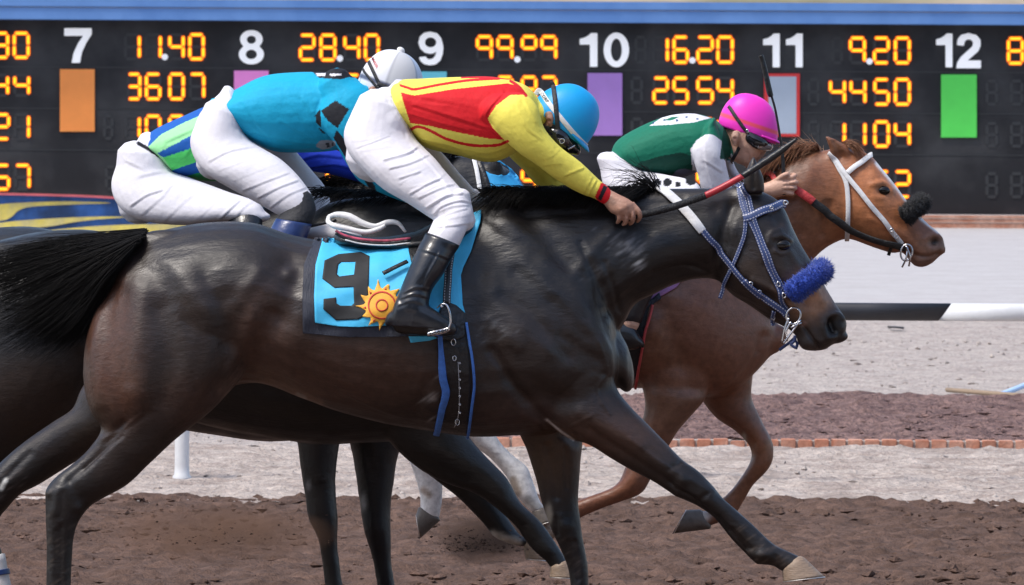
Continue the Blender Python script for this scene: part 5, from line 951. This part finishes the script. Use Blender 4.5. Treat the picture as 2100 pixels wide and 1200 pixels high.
FG4 = fing(D2, ((1606, 366, -.13), (1622, 364, -.142), (1630, 360, -.13), (1622, 357, -.112)), ((1608, 375, -.134), (1626, 374, -.146), (1634, 374, -.13), (1624, 372, -.11)), ((1608, 385, -.134), (1624, 385, -.144), (1631, 386, -.13), (1622, 388, -.11)), ((1606, 395, -.13), (1618, 396, -.14), (1625, 397, -.128), (1617, 398, -.11), .9), ((1592, 372, -.13), (1604, 362, -.145), (1612, 358, -.148), (1618, 356, -.146), 1.05), r=.0095)
FG4b = fing(D2, ((1566, 366, .05), (1580, 360, .05), (1590, 362, .06), (1592, 370, .07)), ((1566, 374, .05), (1582, 370, .05), (1592, 372, .06), (1594, 380, .07)), r=.010)
b4, TB4 = body(j4, [loft(PEL4, D2, sc_=.85), loft(TH4, D2, sc_=.8), loft(TOR4, D2, sc_=.88), loft(ARM4, D2, sc_=.78), loft(ARMF4, D2, sc_=.78), loft(HD4, D2), loft([(1462, 250, 1474, 320, .06), (1490, 268, 1496, 326, .056), (1510, 285, 1512, 335, .05)], D2), loft(PALM4, D2), loft([(1545, 390, 1552, 364, .03, .09), (1562, 388, 1564, 360, .03, .07), (1578, 384, 1578, 362, .024, .06)], D2),
    loft([(1500, 274, 1515, 272, .009, -.075), (1498, 284, 1516, 281, .013, -.078), (1502, 296, 1512, 294, .008, -.074)], D2), loft([(1395, 420, 1435, 430, .05, -.25), (1345, 500, 1390, 510, .045, -.28), (1290, 600, 1330, 610, .04, -.3), (1270, 660, 1310, 670, .04, -.3)], D2)] + LIP + NOSE + FG4 + FG4b, SK2, voxel=.0034, it=2,
    regions=[(1494, 272, 12, 26, (.10, .06, .045), .7), (1548, 330, 10, 7, (.42, .19, .15), .6), (1528, 330, 16, 12, (.3, .18, .135), .5), (1508, 284, 4, 7, (.4, .19, .14), .8), (1560, 314, 8, 6, (.48, .24, .18), .6)],
    strokes=[([(1507, 284)], 3.5, -.006), ([(1545, 329), (1556, 327)], 1.6, -.004), ([(1532, 316), (1540, 330)], 4, -.003), ([(1560, 316)], 2, -.003), ([(1530, 300), (1545, 310)], 6, .003), ([(1512, 312), (1524, 332)], 6, .003), ([(1608, 371), (1628, 369)], 2, -.004), ([(1608, 381), (1628, 380)], 2, -.004), ([(1608, 391), (1624, 391)], 2, -.004)])
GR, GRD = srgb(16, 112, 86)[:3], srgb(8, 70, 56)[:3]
DOT = [(1340, 252, 2.2), (1362, 246, 2.2), (1388, 247, 3), (1408, 240, 2.2), (1430, 244, 2.2)]
circ = lambda x, y, r: [(x + r * math.cos(a), y + r * .95 * math.sin(a)) for a in np.linspace(0, 6.28, 13)[:-1]]
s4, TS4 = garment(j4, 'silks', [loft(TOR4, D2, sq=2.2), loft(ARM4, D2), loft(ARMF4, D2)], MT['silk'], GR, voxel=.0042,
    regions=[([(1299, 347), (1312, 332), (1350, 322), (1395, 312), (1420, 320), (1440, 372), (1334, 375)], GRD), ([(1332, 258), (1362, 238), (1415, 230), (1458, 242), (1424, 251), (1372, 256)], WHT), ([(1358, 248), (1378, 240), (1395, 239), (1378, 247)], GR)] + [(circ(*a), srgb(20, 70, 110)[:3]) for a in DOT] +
            [([(1416, 306), (1428, 288), (1446, 276), (1462, 276), (1479, 288), (1486, 300), (1530, 350), (1600, 350), (1600, 440), (1430, 440)], WHT), ([(1484, 262), (1500, 270), (1500, 330), (1476, 326)], GRD), ([(1376, 362), (1388, 349), (1400, 346), (1426, 350), (1428, 364), (1400, 368)], srgb(98, 102, 122)[:3])],
    strokes=sum([wr(*a) for a in [([(1468, 254), (1440, 275), (1418, 302), (1424, 330)], 5, -.005), ([(1300, 345), (1350, 322), (1410, 315)], 4, .004), ([(1330, 325), (1336, 358)], 3, .003), ([(1358, 320), (1362, 362)], 3, .003), ([(1380, 314), (1384, 360)], 3, .003), ([(1290, 300), (1340, 290), (1400, 280)], 8, .003), ([(1380, 270), (1410, 290)], 7, .003), ([(1452, 310), (1475, 330), (1486, 345)], 5, .004), ([(1446, 330), (1480, 352)], 5, .004), ([(1445, 290), (1450, 340), (1462, 380)], 7, .003)]], []))
p4, TP4 = garment(j4, 'breeches', [loft(PEL4, D2), loft(TH4, D2)], MT['breeches'], WHT, voxel=.006, regions=[(circ(*a), INK) for a in [(1326, 372, 9), (1348, 374, 8), (1369, 374, 9), (1417, 370, 11), (1390, 378, 6)]],
    strokes=sum([wr(*a) for a in [([(1262, 330), (1290, 345)], 5, .005), ([(1255, 345), (1290, 355)], 5, .004)]], []))
V, Fc = join([loft([(1390, 420, 1442, 432, .055, -.25), (1340, 500, 1395, 512, .052, -.28), (1284, 600, 1335, 612, .046, -.3), (1262, 650, 1315, 662, .044, -.3)], D2, cap=(.5, .3)), loft([(1240, 660, 1240, 700, .03, -.3), (1268, 650, 1266, 716, .042, -.3), (1296, 664, 1298, 718, .042, -.3), (1312, 690, 1313, 712, .03, -.3)], D2)]); obj('boot', V, Fc, MT['boot'], j4)
PINK, ORG = srgb(245, 60, 195)[:3], srgb(245, 85, 110)[:3]
hm4, TH_4 = dome(j4, 'helmet', (1474, 248), (1594, 288), (14, -73), .076, D2, MT['helmet'], lambda t, f: ORG if .12 < f < .25 else PINK)
brim(hm4, (1474, 248), (1594, 288), (14, -73), .076, D2, MT['helmet'], ext=.10, col=PINK)
V, Fc = tube_px([(1546, 204, D2), (1548, 199, D2), (1549, 195, D2)], [.008, .0125, .007], 4, 12); obj('button', V, Fc, mat('pink helmet button', PINK, .5), hm4)
strap(j4, 'goggle_strap', [(1495, 219), (1499, 224), (1508, 238), (1522, 258), (1536, 276)], 7, .003, [TH_4, TB4], .003, MT['strap_black'], D2 - .07)
strap(j4, 'chin_strap', [(1517, 302), (1510, 314), (1502, 328), (1499, 336)], 7, .004, [TB4], .004, MT['strap_black'], D2 - .06)
V, Fc = loft([(1540, 270, 1532, 292, .014, -.068), (1554, 276, 1546, 304, .03, -.058), (1570, 284, 1562, 309, .05, -.03), (1580, 292, 1572, 309, .055, 0)], D2, sq=2.6); g4 = obj('goggles', V, Fc, MT['goggle'], j4)
V, Fc = loft([(1560, 284, 1553, 305, .02, -.066), (1570, 287, 1563, 309, .03, -.048), (1578, 292, 1571, 309, .04, -.02)], D2, sq=2.4); obj('lens', V, Fc, MT['goggle_clear'], g4)
V, Fc = loft([(1529, 266, 1534, 264, .003, -.085), (1531, 274, 1536, 272, .003, -.085)], D2, cap=(0, 0)); obj('buckle', V, Fc, MT['metal'], j4)
# ================================================================== tack and things held
def fuzz(name, path, rad, n, m, par, length=.008):
    """fleece roll: a lumpy tube thick with short fibres"""
    p = crom(path, 10); C = P(p[:, 0], p[:, 1], p[:, 2]); k = len(C); rad_ = rad * np.clip(np.sin(np.linspace(.25, np.pi - .25, k)) * 2.2, .55, 1)
    V, Fc = tube_geo(C, rad_ * .97, 20); o = obj(name, V + rng.normal(0, .0012, V.shape), Fc, m, par)
    T = np.gradient(C, axis=0); T /= np.linalg.norm(T, axis=1)[:, None]; VV, FF = [], []
    for i in range(n):
        s = rng.random() * (k - 1); j = int(s); c = C[j] * (1 - s + j) + C[min(j + 1, k - 1)] * (s - j)
        v = rng.normal(0, 1, 3); v -= T[j] * (v @ T[j]); v /= np.linalg.norm(v); r = rad_[j]
        tip = c + v * (r + length * (.4 + rng.random())) + rng.normal(0, length * .6, 3); t = np.cross(v, T[j]) * .0016; u = T[j] * .0016; b = c + v * r * .93
        VV += [b + t, b - t * .5 + u, b - t * .5 - u, tip]; a = 4 * i; FF += [(a, a + 1, a + 3), (a + 1, a + 2, a + 3), (a + 2, a, a + 3)]
    VV = np.array(VV) - loc_of(root_of(par)); me = bpy.data.meshes.new('fibres'); me.from_pydata(VV.tolist(), [], FF); me.update(); finish('fibres', me, m, o)
    return o
def ring(par, name, x, y, d, rpx, wire, m, sx=1.0, tilt=0.0):
    a = np.linspace(0, 2 * np.pi, 25)[:-1]; ct, s = np.cos(a) * rpx * sx, np.sin(a) * rpx; c, sn = math.cos(R(tilt)), math.sin(R(tilt))
    C = P(x + ct * c - s * sn, y + ct * sn + s * c, np.full(24, d)); V, Fc = [], []
    rings = []
    for i in range(24):
        t = C[(i + 1) % 24] - C[i - 1]; t /= np.linalg.norm(t); u = np.cross(t, (0, -1, 0)); u /= np.linalg.norm(u); w_ = np.cross(t, u); th = np.linspace(0, 2 * np.pi, 8, endpoint=False)
        rings.append(C[i] + wire * (np.cos(th)[:, None] * u + np.sin(th)[:, None] * w_))
    V, Fc = rings_mesh(rings, capped=False); o = 23 * 8
    Fc = Fc + [(o + j, o + (j + 1) % 8, (j + 1) % 8, j) for j in range(8)]
    return obj(name, V, Fc, m, par)
def buckle(par, x, y, tree, d, r=5, tilt=0):
    r = r * .8
    h = cast(x, y, [tree]); ring(par, 'buckle', x, y, (h[0].y if h else d) - .014, r, .0022, MT['metal'], .75, tilt)
at = lambda x, y, d: tuple(P(x, y, d))
# ---- bridle of the dark bay
NV = MT['navy_strap']
br1 = empty('bridle', at(1560, 480, D1), 'navy blue stitched bridle with royal blue fleece noseband and white rein', 'bridle', 'racing bridles')
def S1(name, pts, w_, off=.007, m=NV, par=None, trees=None, th=.004, **k): return strap(par or br1, name, pts, w_, th, trees or [T1], off, m, D1 - .1, **k)
S1('headpiece', [(1507, 376), (1516, 386), (1526, 412), (1535, 446), (1552, 482), (1566, 520), (1580, 556), (1592, 585), (1603, 612), (1613, 636)], 11)
S1('headpiece', [(1522, 374), (1532, 396), (1541, 430), (1550, 462), (1568, 506), (1584, 546), (1598, 580), (1610, 606)], 9, .010)
S1('throat_latch', [(1515, 384), (1522, 420), (1529, 448), (1527, 482), (1518, 512), (1506, 542), (1490, 576), (1476, 612)], 8.5, .008)
bb = S1('browband', [(1525, 450), (1540, 446), (1565, 434), (1590, 424), (1610, 417)], 17, .012)
ring(bb, 'stud', 1582, 426, D1 - .125, 3, .002, MT['metal']); ring(bb, 'browband_end', 1611, 416, D1 - .10, 4, .003, MT['metal'])
ring(br1, 'poll_ring', 1514, 378, D1 - .075, 7, .002, MT['metal'])
wrn = S1('rein', [(1322, 387), (1338, 387), (1360, 394), (1384, 412), (1408, 436), (1428, 460), (1441, 476)], [15, 17, 19, 18, 19, 19, 17], .010, MT['white_strap'], th=.008)
S1('rein', [(1438, 470), (1458, 494), (1485, 523), (1520, 566), (1545, 590), (1572, 612), (1596, 630), (1614, 645)], [13, 13, 13, 12, 13, 14, 14, 13], .012)
S1('rein_keeper', [(1528, 572), (1545, 588), (1562, 604)], 15, .016)
for x, y, t in ((1539, 583, 40), (1557, 600, 40), (1597, 583, -20), (1608, 606, -20)): buckle(br1, x, y, T1, D1, 6, t)
S1('curb_strap', [(1588, 636), (1586, 652), (1585, 668)], 9, .008); buckle(br1, 1586, 652, T1, D1, 5)
ring(br1, 'bit_ring', 1627, 648, D1 - .085, 17, .0035, MT['metal'], .85, 20)
for pts in (((1606, 706, D1 - .085), (1622, 684, D1 - .09), (1642, 656, D1 - .085)), ((1614, 700, D1 - .085), (1612, 680, D1 - .09), (1622, 660, D1 - .09)), ((1603, 703, D1 - .08), (1610, 672, D1 - .085), (1618, 652, D1 - .085)), ((1622, 672, D1 - .088), (1630, 668, D1 - .09), (1644, 662, D1 - .075))):
    V, Fc = tube_px(pts, .0035, 6, 8); obj('bit_cheek', V, Fc, MT['metal'], br1)
m_nt = mat('navy cord', (.02, .035, .11), .7, bump=(80, .3))
for pts in (((1632, 690), (1622, 700), (1606, 712), (1598, 718)), ((1630, 688), (1628, 700), (1622, 706), (1632, 714)), ((1634, 690), (1636, 702), (1632, 716))): S1('tongue_tie', pts, 6, .006, m_nt)
fuzz('noseband_fleece', [(1618, 606, D1 - .098), (1634, 594, D1 - .104), (1656, 578, D1 - .095), (1676, 562, D1 - .06), (1686, 554, D1), (1676, 562, D1 + .06), (1656, 578, D1 + .09)], .0325, 5200, MT['fleece_blue'], br1)
# ---- bridle of the chestnut
br2 = empty('bridle', at(1790, 420, D2), 'white bridle with a black fleece noseband and red grip reins', 'bridle', 'racing bridles')
def S2(name, pts, w_, off=.007, m=MT['white_strap'], th=.004, **k): return strap(br2, name, pts, w_, th, [T2], off, m, D2 - .1, **k)
S2('throat_latch', [(1706, 318), (1720, 344), (1735, 372), (1740, 410), (1740, 450), (1737, 490)], 9.5)
S2('headpiece', [(1703, 312), (1716, 332), (1736, 360), (1764, 394), (1790, 428), (1815, 458), (1838, 484), (1850, 498)], 10, .009)
S2('browband', [(1738, 356), (1752, 344), (1770, 332), (1789, 317)], 11, .010)
S2('rein_grip', [(1560, 352), (1574, 354), (1585, 362), (1594, 376)], 11, .012, MT['red_rubber'], th=.008)
S2('rein_grip', [(1618, 380), (1632, 390), (1648, 402), (1664, 414)], [12, 15, 17, 16], .030, MT['red_rubber'], th=.010)
S2('rein', [(1662, 412), (1700, 438), (1740, 462), (1780, 480), (1815, 492), (1848, 500), (1860, 504)], [16, 16, 16, 14, 14, 15, 14], .022, mat('worn black rein', (.022, .022, .022), .6, noise=(40, .4), bump=(60, .5)), th=.007)
ring(br2, 'bit_ring', 1859, 518, D2 - .075, 17, .0035, MT['metal'], .7, 10)
for pts in (((1850, 548, D2 - .07), (1858, 530, D2 - .08), (1862, 508, D2 - .075)), ((1864, 546, D2 - .07), (1866, 526, D2 - .08), (1858, 504, D2 - .08))):
    V, Fc = tube_px(pts, .0035, 6, 8); obj('bit_cheek', V, Fc, MT['metal'], br2)
for x, y in ((1828, 472), (1838, 486)): buckle(br2, x, y, T2, D2, 5, 40)
S2('curb_strap', [(1832, 496), (1826, 510), (1822, 524)], 7, .006, MT['black_leather'])
fuzz('noseband_fleece', [(1852, 448, D2 - .085), (1862, 440, D2 - .088), (1874, 428, D2 - .07), (1885, 419, D2 - .03), (1888, 416, D2), (1876, 428, D2 + .06), (1860, 442, D2 + .08)], .030, 3600, MT['fleece_black'], br2)
# ---- hood and bridle of the farthest horse
hd = empty('racing_hood', at(1030, 365, D4), 'cyan cloth hood with ear opening on the farthest black horse', 'hood')
m_hood = mat('cyan hood cloth', (.03, .36, .72), .6, bump=(20, .3))
drape('hood_panel', [(992, 348), (1005, 356), (1022, 360), (1038, 360), (1046, 353), (1042, 345), (1021, 330), (1024, 329), (1050, 347), (1062, 362), (1078, 392), (1090, 430), (1020, 460), (1006, 400)], [T4], .012, .004, m_hood, hd, dflt=D4 - .08)
strap(hd, 'white_strap', [(970, 326), (976, 345), (981, 368), (984, 388), (986, 420)], 9, .004, [T4], .010, MT['white_strap'], D4 - .08)
strap(hd, 'black_strap', [(978, 324), (990, 352), (1000, 380), (1008, 412)], 10, .004, [T4], .013, MT['black_leather'], D4 - .08)
# ---- saddle cloth number nine
sc1 = empty('saddle_cloth', at(760, 600, D1 - .3), 'cyan saddle cloth bearing a black 9 and a golden sun emblem', 'saddle cloth', 'racing saddle cloths')
fold = lambda q: .006 * np.sin(q[:, 0] * .11 + q[:, 1] * .02) * np.clip((560 - q[:, 1]) / 60, 0, 1) + .003 * np.sin(q[:, 0] * .05 + q[:, 1] * .07)
fold2 = lambda q: fold(q) + .0015
drape('cloth_border', [(645, 487), (640, 500), (623, 543), (620, 608), (621, 684), (660, 687), (710, 692), (797, 691), (880, 689), (950, 692), (950, 640), (700, 560), (700, 487)], [T1], .008, .004, MT['navy_cloth'], sc1, dflt=D1 - .29, wave=fold)
cl = drape('cloth_panel', [(662, 489), (656, 510), (647, 543), (644, 608), (646, 662), (690, 669), (732, 671), (803, 667), (860, 664), (905, 664), (950, 640), (945, 560), (900, 500), (838, 490), (780, 496), (710, 488)], [T1], .013, .004, MT['cyan_cloth'], sc1, dflt=D1 - .29, wave=fold2)
drape('numeral', [(694, 521), (740, 516.6), (758, 525), (755.6, 592), (756, 640), (748, 648), (734, 655), (689, 657), (663, 634), (663.6, 613), (689, 610), (690, 622), (698, 627), (721, 627), (726, 622), (725, 588), (686, 590), (661, 571), (665.6, 534)], [T1], .0155, .002, MT['print_black'], sc1, holes=[[(694, 542), (700, 537), (729, 536.6), (726, 563), (696, 567), (691, 562)]], dflt=D1 - .29, wave=fold2)
pts = []
for i in range(13):
    a = 2 * math.pi * i / 13 + .12; L = 50 + 5 * math.sin(i * 2.3)
    for da, r in ((-.20, 34), (-.10, 38), (.02, 44), (.10, L), (.13, 42), (.17, 37)): pts.append((783 + r * math.cos(a + da), 626 + r * math.sin(a + da)))
em = drape('sun_emblem', pts, [T1], .0185, .002, MT['sun_gold'], sc1, dflt=D1 - .29, wave=fold2, edge=8)
cir = lambda r, n=36: [(783 + r * math.cos(2 * math.pi * k / n), 626 + r * math.sin(2 * math.pi * k / n)) for k in range(n)]
for ro, ri in ((29, 26), (13, 10.3)): drape('emblem_ring', cir(ro), [T1], .0205, .0015, MT['sun_red'], em, holes=[cir(ri)], dflt=D1 - .29, wave=fold2, edge=9)
for i in range(13):
    a = 2 * math.pi * i / 13 + .10; t = lambda r, o: (783 + r * math.cos(a + o), 626 + r * math.sin(a + o))
    if i % 2 == 0: drape('emblem_ray_mark', [t(33, -.07), t(33, .07), t(39, .01)], [T1], .0205, .0015, MT['sun_red'], em, dflt=D1 - .29, wave=fold2, edge=9)
drape('cloth_flap', [(972, 436), (986, 430), (984, 455), (976, 480), (966, 514), (950, 548), (942, 575), (944, 608), (954, 642), (935, 634), (916, 618), (918, 580), (922, 540), (936, 500), (955, 462)], [T1], .018, .005, MT['cyan_cloth'], sc1, dflt=D1 - .28)
drape('cloth_flap', [(838, 690), (900, 689), (899, 693), (880, 699), (842, 703)], [T1], .012, .004, MT['cyan_cloth'], sc1, dflt=D1 - .29)
# ---- saddle, girth, stirrup
sa1 = empty('racing_saddle', at(800, 470, D1 - .1), 'small black racing saddle with white padded roll and long girth strap', 'saddle', 'racing saddles')
V, Fc = loft([(700, 474, 700, 505, .10, -.02, .2), (760, 487, 760, 512, .12, -.02, .2), (840, 478, 840, 514, .13, -.02, .3), (900, 452, 900, 510, .15, -.02, .4), (950, 430, 952, 490, .15, -.02, .5)], D1, sq=2.4); obj('seat', V, Fc, MT['black_leather'], sa1)
drape('flap', [(836, 486), (860, 470), (900, 455), (905, 500), (884, 548), (846, 546), (838, 515)], [T1], .024, .008, MT['black_leather'], sa1, dflt=D1 - .2)
for pts, r in (([(674, 444, -.10), (692, 440, -.14), (716, 444, -.17), (744, 458, -.19), (770, 464, -.20), (796, 456, -.20), (816, 458, -.20), (832, 476, -.2)], [.006, .009, .011, .010, .008, .009, .007, .004]), ([(674, 446, -.10), (674, 456, -.15), (688, 464, -.19), (716, 470, -.20), (750, 476, -.21), (776, 470, -.21), (790, 462, -.21)], [.007, .008, .009, .008, .008, .008, .006])):
    V, Fc = tube_px([(x, y, D1 + z * .55) for x, y, z in pts], r, 8, 12); obj('padded_roll', V, Fc, MT['white_strap'], sa1)
def trim(pts, w_, m, z): V, Fc, uv = strap_geo([(x, y, D1 + z) for x, y in pts], w_, .006, None, 0, D1 - .2); obj('trim', V, Fc, m, sa1, uv=uv)
m_pink = mat('pink trim', (.75, .12, .2), .5, tone=((.02, .02, .02), 14)); base_t = [(688, 472), (706, 482), (740, 490), (790, 493), (842, 488)]
trim([(x, y + 1) for x, y in base_t], 6, m_pink, -.135); trim([(x, y + 6) for x, y in base_t], 6, MT['black_leather'], -.145); trim([(x + 2, y + 10) for x, y in base_t[1:]], 3, MT['white_strap'], -.15)
GB = [(900, 686), (955, 686), (962, 720), (965, 790), (962, 850), (958, 893), (897, 887), (912, 840), (918, 795), (908, 760), (905, 720)]
gi = drape('girth', GB, [T1], .014, .010, MT['black_leather'], sa1, dflt=D1 - .28)
strap(gi, 'girth_edge', [(900, 680), (903, 715), (906, 750), (909, 775), (915, 800), (908, 830), (902, 860), (895, 888)], [9, 10, 15, 16, 16, 14, 13, 12], .006, [T1], .020, MT['blue_edge'], D1 - .29)
strap(gi, 'girth_edge', [(954, 664), (960, 700), (966, 735), (971, 785), (967, 830), (963, 865), (959, 895)], 5.5, .006, [T1], .020, MT['blue_edge'], D1 - .29)
m_st = mat('grey thread', (.35, .35, .36), .7)
strap(gi, 'stitching', [(938, 740), (942, 800), (941, 840), (934, 864)], 1.4, .001, [T1], .0265, m_st, D1 - .29)
for y in range(745, 862, 17): ring(gi, 'eyelet', 943, y, D1 - .325, 1.6, .001, MT['metal'])
for x, y, r in ((930, 702, 6.5), (932, 735, 5), (938, 866, 6)): h = cast(x, y, [T1]); ring(gi, 'buckle', x, y, (h[0].y if h else D1 - .29) - .028, r, .0014, MT['metal'], .7)
strap(sa1, 'billet_strap', [(786, 571), (808, 562), (836, 549)], 9, .005, [T1], .028, MT['black_leather'], D1 - .3)
drape('stirrup_guard', [(916, 618), (936, 626), (955, 643), (953, 690), (930, 700), (900, 694), (884, 688), (900, 640)], [T1], .022, .010, MT['black_leather'], sa1, dflt=D1 - .29)
strap(sa1, 'stirrup_leather', [(926, 520), (918, 560), (914, 600), (912, 628)], 16, .007, [T1], .036, stitched('stitched black leather', (.014, .014, .015, 1), (.4, .4, .42, 1)), D1 - .3)
st = tube_px([(896, 632, D1 - .37), (906, 624, D1 - .385), (916, 626, D1 - .39), (922, 640, D1 - .395), (924, 660, D1 - .395), (920, 674, D1 - .395)], [.002, .003, .0034, .0036, .0036, .0034], 6, 8); si = obj('stirrup', *st, MT['metal'], sa1)
st = tube_px([(906, 628, D1 - .36), (902, 640, D1 - .31), (904, 660, D1 - .30), (904, 676, D1 - .30)], .0045, 6, 8); obj('stirrup_arm', *st, MT['metal'], si)
V, Fc = loft([(876, 680, 877, 691, .05, -.345), (890, 676, 892, 690, .055, -.345), (908, 672, 911, 686, .05, -.345), (921, 669, 923, 680, .045, -.35)], D1, sq=4, cap=(.2, .2)); tr = obj('tread', V, Fc, MT['metal'], si)
for x, y in ((884, 685), (892, 683), (900, 681), (908, 679), (915, 677)): ring(tr, 'tread_tooth', x, y, D1 - .402, 2.6, .0013, MT['black_leather'])
# ---- girth and cloth of the chestnut
sc2 = empty('saddle_cloth', at(1340, 600, D2 - .28), 'pale purple saddle cloth with black corner on the chestnut', 'saddle cloth', 'racing saddle cloths')
drape('cloth_panel', [(1200, 480), (1330, 470), (1380, 520), (1405, 565), (1388, 588), (1354, 608), (1330, 618), (1240, 640), (1190, 620)], [T2], .010, .005, mat('purple cloth', (.42, .2, .42), .6, bump=(20, .3)), sc2, dflt=D2 - .25, edge=10)
drape('cloth_border', [(1236, 646), (1331, 617), (1352, 600), (1356, 612), (1334, 628), (1300, 640), (1240, 664)], [T2], .013, .005, MT['navy_cloth'], sc2, dflt=D2 - .25, edge=10)
sa2 = empty('racing_saddle', at(1290, 420, D2 - .1), 'black racing saddle of the chestnut with red edged girth', 'saddle', 'racing saddles')
gi2 = drape('girth', [(1262, 600), (1334, 618), (1320, 690), (1306, 778), (1240, 782), (1248, 690)], [T2], .016, .012, MT['black_cloth'], sa2, dflt=D2 - .26, edge=9)
strap(gi2, 'girth_edge', [(1335, 626), (1330, 655), (1321, 690), (1313, 734), (1304, 785)], 5.5, .006, [T2], .022, mat('red webbing', (.5, .06, .06), .6, noise=(60, .3)), D2 - .27)
V, Fc = loft([(1180, 430, 1180, 480, .2, 0, .2), (1240, 425, 1240, 480, .23, 0, .2), (1320, 400, 1320, 460, .22, 0, .4)], D2); obj('seat', V, Fc, MT['black_leather'], sa2)
V, Fc = loft([(1258, 388, 1266, 402, .02, -.2), (1280, 382, 1284, 396, .025, -.21), (1302, 378, 1304, 390, .02, -.21)], D2, sq=3); obj('stirrup_pad', V, Fc, MT['white_strap'], sa2)
# ---- saddle pad of the second horse
V, Fc = loft([(612, 478, 618, 500, .24, .02), (640, 462, 646, 500, .26, .02), (680, 455, 690, 510, .27, .02), (720, 462, 726, 520, .27, .02)], D3, sq=2.6); pd = tag(obj('saddle_pad', V, Fc, mat('pale grey pad', (.55, .53, .54), .7, bump=(40, .3))), 'pale grey saddle pad on the back of the nearly black horse', 'saddle pad')
strap(pd, 'strap', [(628, 466), (655, 460), (690, 452)], 6, .005, None, .0, MT['black_leather'], D3 - .27)
V, Fc = loft([(262, 471, 265, 475, .006, -.16), (275, 476, 275, 484, .008, -.17), (292, 481, 288, 487, .006, -.18)], D3); tag(obj('cloth_corner', V, Fc, mat('pale blue plastic edge', (.45, .6, .75), .4)), 'small pale blue tip sticking up behind the rump of the front horse', 'cloth corner')
# ---- whips
def whip(name, label, segs):
    w_ = None
    r = empty('riding_whip', tuple(P(*segs[0][1][0])), label, 'riding whip', 'whips held by the jockeys')
    for nm, pts, rad, m in segs: V, Fc = tube_px(pts, rad, 8, 10); obj(nm, V, Fc, m, r)
m_grip = mat('ribbed black grip', (.016, .016, .018), .5, bump=(70, .8, (6, 1, 1), .01)); m_wr = mat('red whip binding', (.45, .03, .04), .4, noise=(60, .2))
dw = D1 - .125
whip('w', 'long black whip with a red band held by the yellow sleeved jockey', [
    ('grip', [(1262, 446, dw), (1310, 441, dw), (1360, 430, dw - .01), (1400, 418, dw - .01), (1447, 401, dw - .015)], .0115, m_grip), ('red_band', [(1446, 401.5, dw - .015), (1480, 385, dw - .015), (1524, 361, dw - .015)], [.0105, .0105, .0105, .0095], m_wr),
    ('shaft', [(1522, 362, dw - .015), (1560, 338, dw - .015), (1600, 311, dw - .015), (1635, 284, dw - .015)], [.0095, .0105, .0115, .010, .004], MT['black_leather'])])
d4 = D2 - .135
whip('w', 'thin upright black whip held in the fist of the pink helmeted jockey', [
    ('handle', [(1608, 400, d4), (1607, 372, d4), (1606, 335, d4), (1603, 300, d4)], [.009, .0085, .0065, .0045], MT['black_leather']), ('shaft', [(1603, 302, d4), (1598, 270, d4), (1590, 225, d4), (1582, 196, d4)], .0042, MT['black_leather']),
    ('flap', [(1582, 198, d4), (1578, 188, d4), (1570, 150, d4), (1563, 122, d4), (1560, 114, d4)], [.0085, .011, .0095, .0085, .009], MT['black_leather'])])
# ---- dust and dirt thrown up by the hooves
def puff(cx, cy, d, rx, ry, n, label, up_=.6):
    sc0 = d / F
    def drop():
        a = rng.normal(0, .6, 3); return P(cx + a[0] * rx, cy - abs(a[1]) * ry * up_ + ry * .35, d + a[2] * .25)
    tag(clods('flying_dirt', n, None, None, .0030, m_dirt, drop=drop), label, 'flying dirt', kind='stuff')
puff(1000, 1110, 31.3, 110, 70, 450, 'dark dirt thrown up behind the landing forefoot'); puff(440, 1095, 31.5, 200, 60, 160, 'brown dirt drifting over the track between the hind legs')
def cloud(name, cx, cy, d, rx, ry, rz, dens, col, label):
    th = np.linspace(0, 2 * np.pi, 24, endpoint=False); c = P(cx, cy, d); s = d / F; rings = []
    for i in range(1, 16):
        f = math.pi * i / 16; rings.append(c + np.stack([rx * s * np.sin(f) * np.cos(th), rz * np.sin(f) * np.sin(th), np.full(24, ry * s * math.cos(f))], 1))
    V, Fc = rings_mesh(rings); m = bpy.data.materials.new('dust'); m.use_nodes = True; N = m.node_tree.nodes; L = m.node_tree.links; N.remove(N['Principled BSDF'])
    v = N.new('ShaderNodeVolumePrincipled'); v.inputs['Color'].default_value = (*col, 1); L.new(v.outputs[0], N['Material Output'].inputs['Volume'])
    tc = N.new('ShaderNodeTexCoord'); ln = N.new('ShaderNodeVectorMath'); ln.operation = 'LENGTH'; mp = N.new('ShaderNodeMapping'); mp.inputs['Scale'].default_value = (1 / (rx * s), 1 / rz, 1 / (ry * s))
    L.new(tc.outputs['Object'], mp.inputs[0]); L.new(mp.outputs[0], ln.inputs[0]); no = N.new('ShaderNodeTexNoise'); no.inputs['Scale'].default_value = 9; no.inputs['Detail'].default_value = 4; L.new(tc.outputs['Object'], no.inputs['Vector'])
    a = N.new('ShaderNodeMapRange'); a.inputs[1].default_value = 1.0; a.inputs[2].default_value = .2; a.inputs[3].default_value = 0; a.inputs[4].default_value = 1; L.new(ln.outputs['Value'], a.inputs[0])
    b = N.new('ShaderNodeMapRange'); b.inputs[1].default_value = .34; b.inputs[2].default_value = .74; L.new(no.outputs[0], b.inputs[0]); mu = N.new('ShaderNodeMath'); mu.operation = 'MULTIPLY'; L.new(a.outputs[0], mu.inputs[0]); L.new(b.outputs[0], mu.inputs[1])
    m2 = N.new('ShaderNodeMath'); m2.operation = 'MULTIPLY'; m2.inputs[1].default_value = dens; L.new(mu.outputs[0], m2.inputs[0]); L.new(m2.outputs[0], v.inputs['Density'])
    o = obj(name, V - c, Fc, m); o.location = c; return tag(o, label, 'dust', kind='stuff')
cloud('dust_cloud', 1010, 1105, 31.5, 130, 60, .4, 20, (.30, .19, .14), 'dark puff of dust behind the landing forefoot')
cloud('dust_cloud', 440, 1095, 31.8, 260, 70, .4, 10, (.52, .31, .22), 'thin brown dust drifting low over the track')
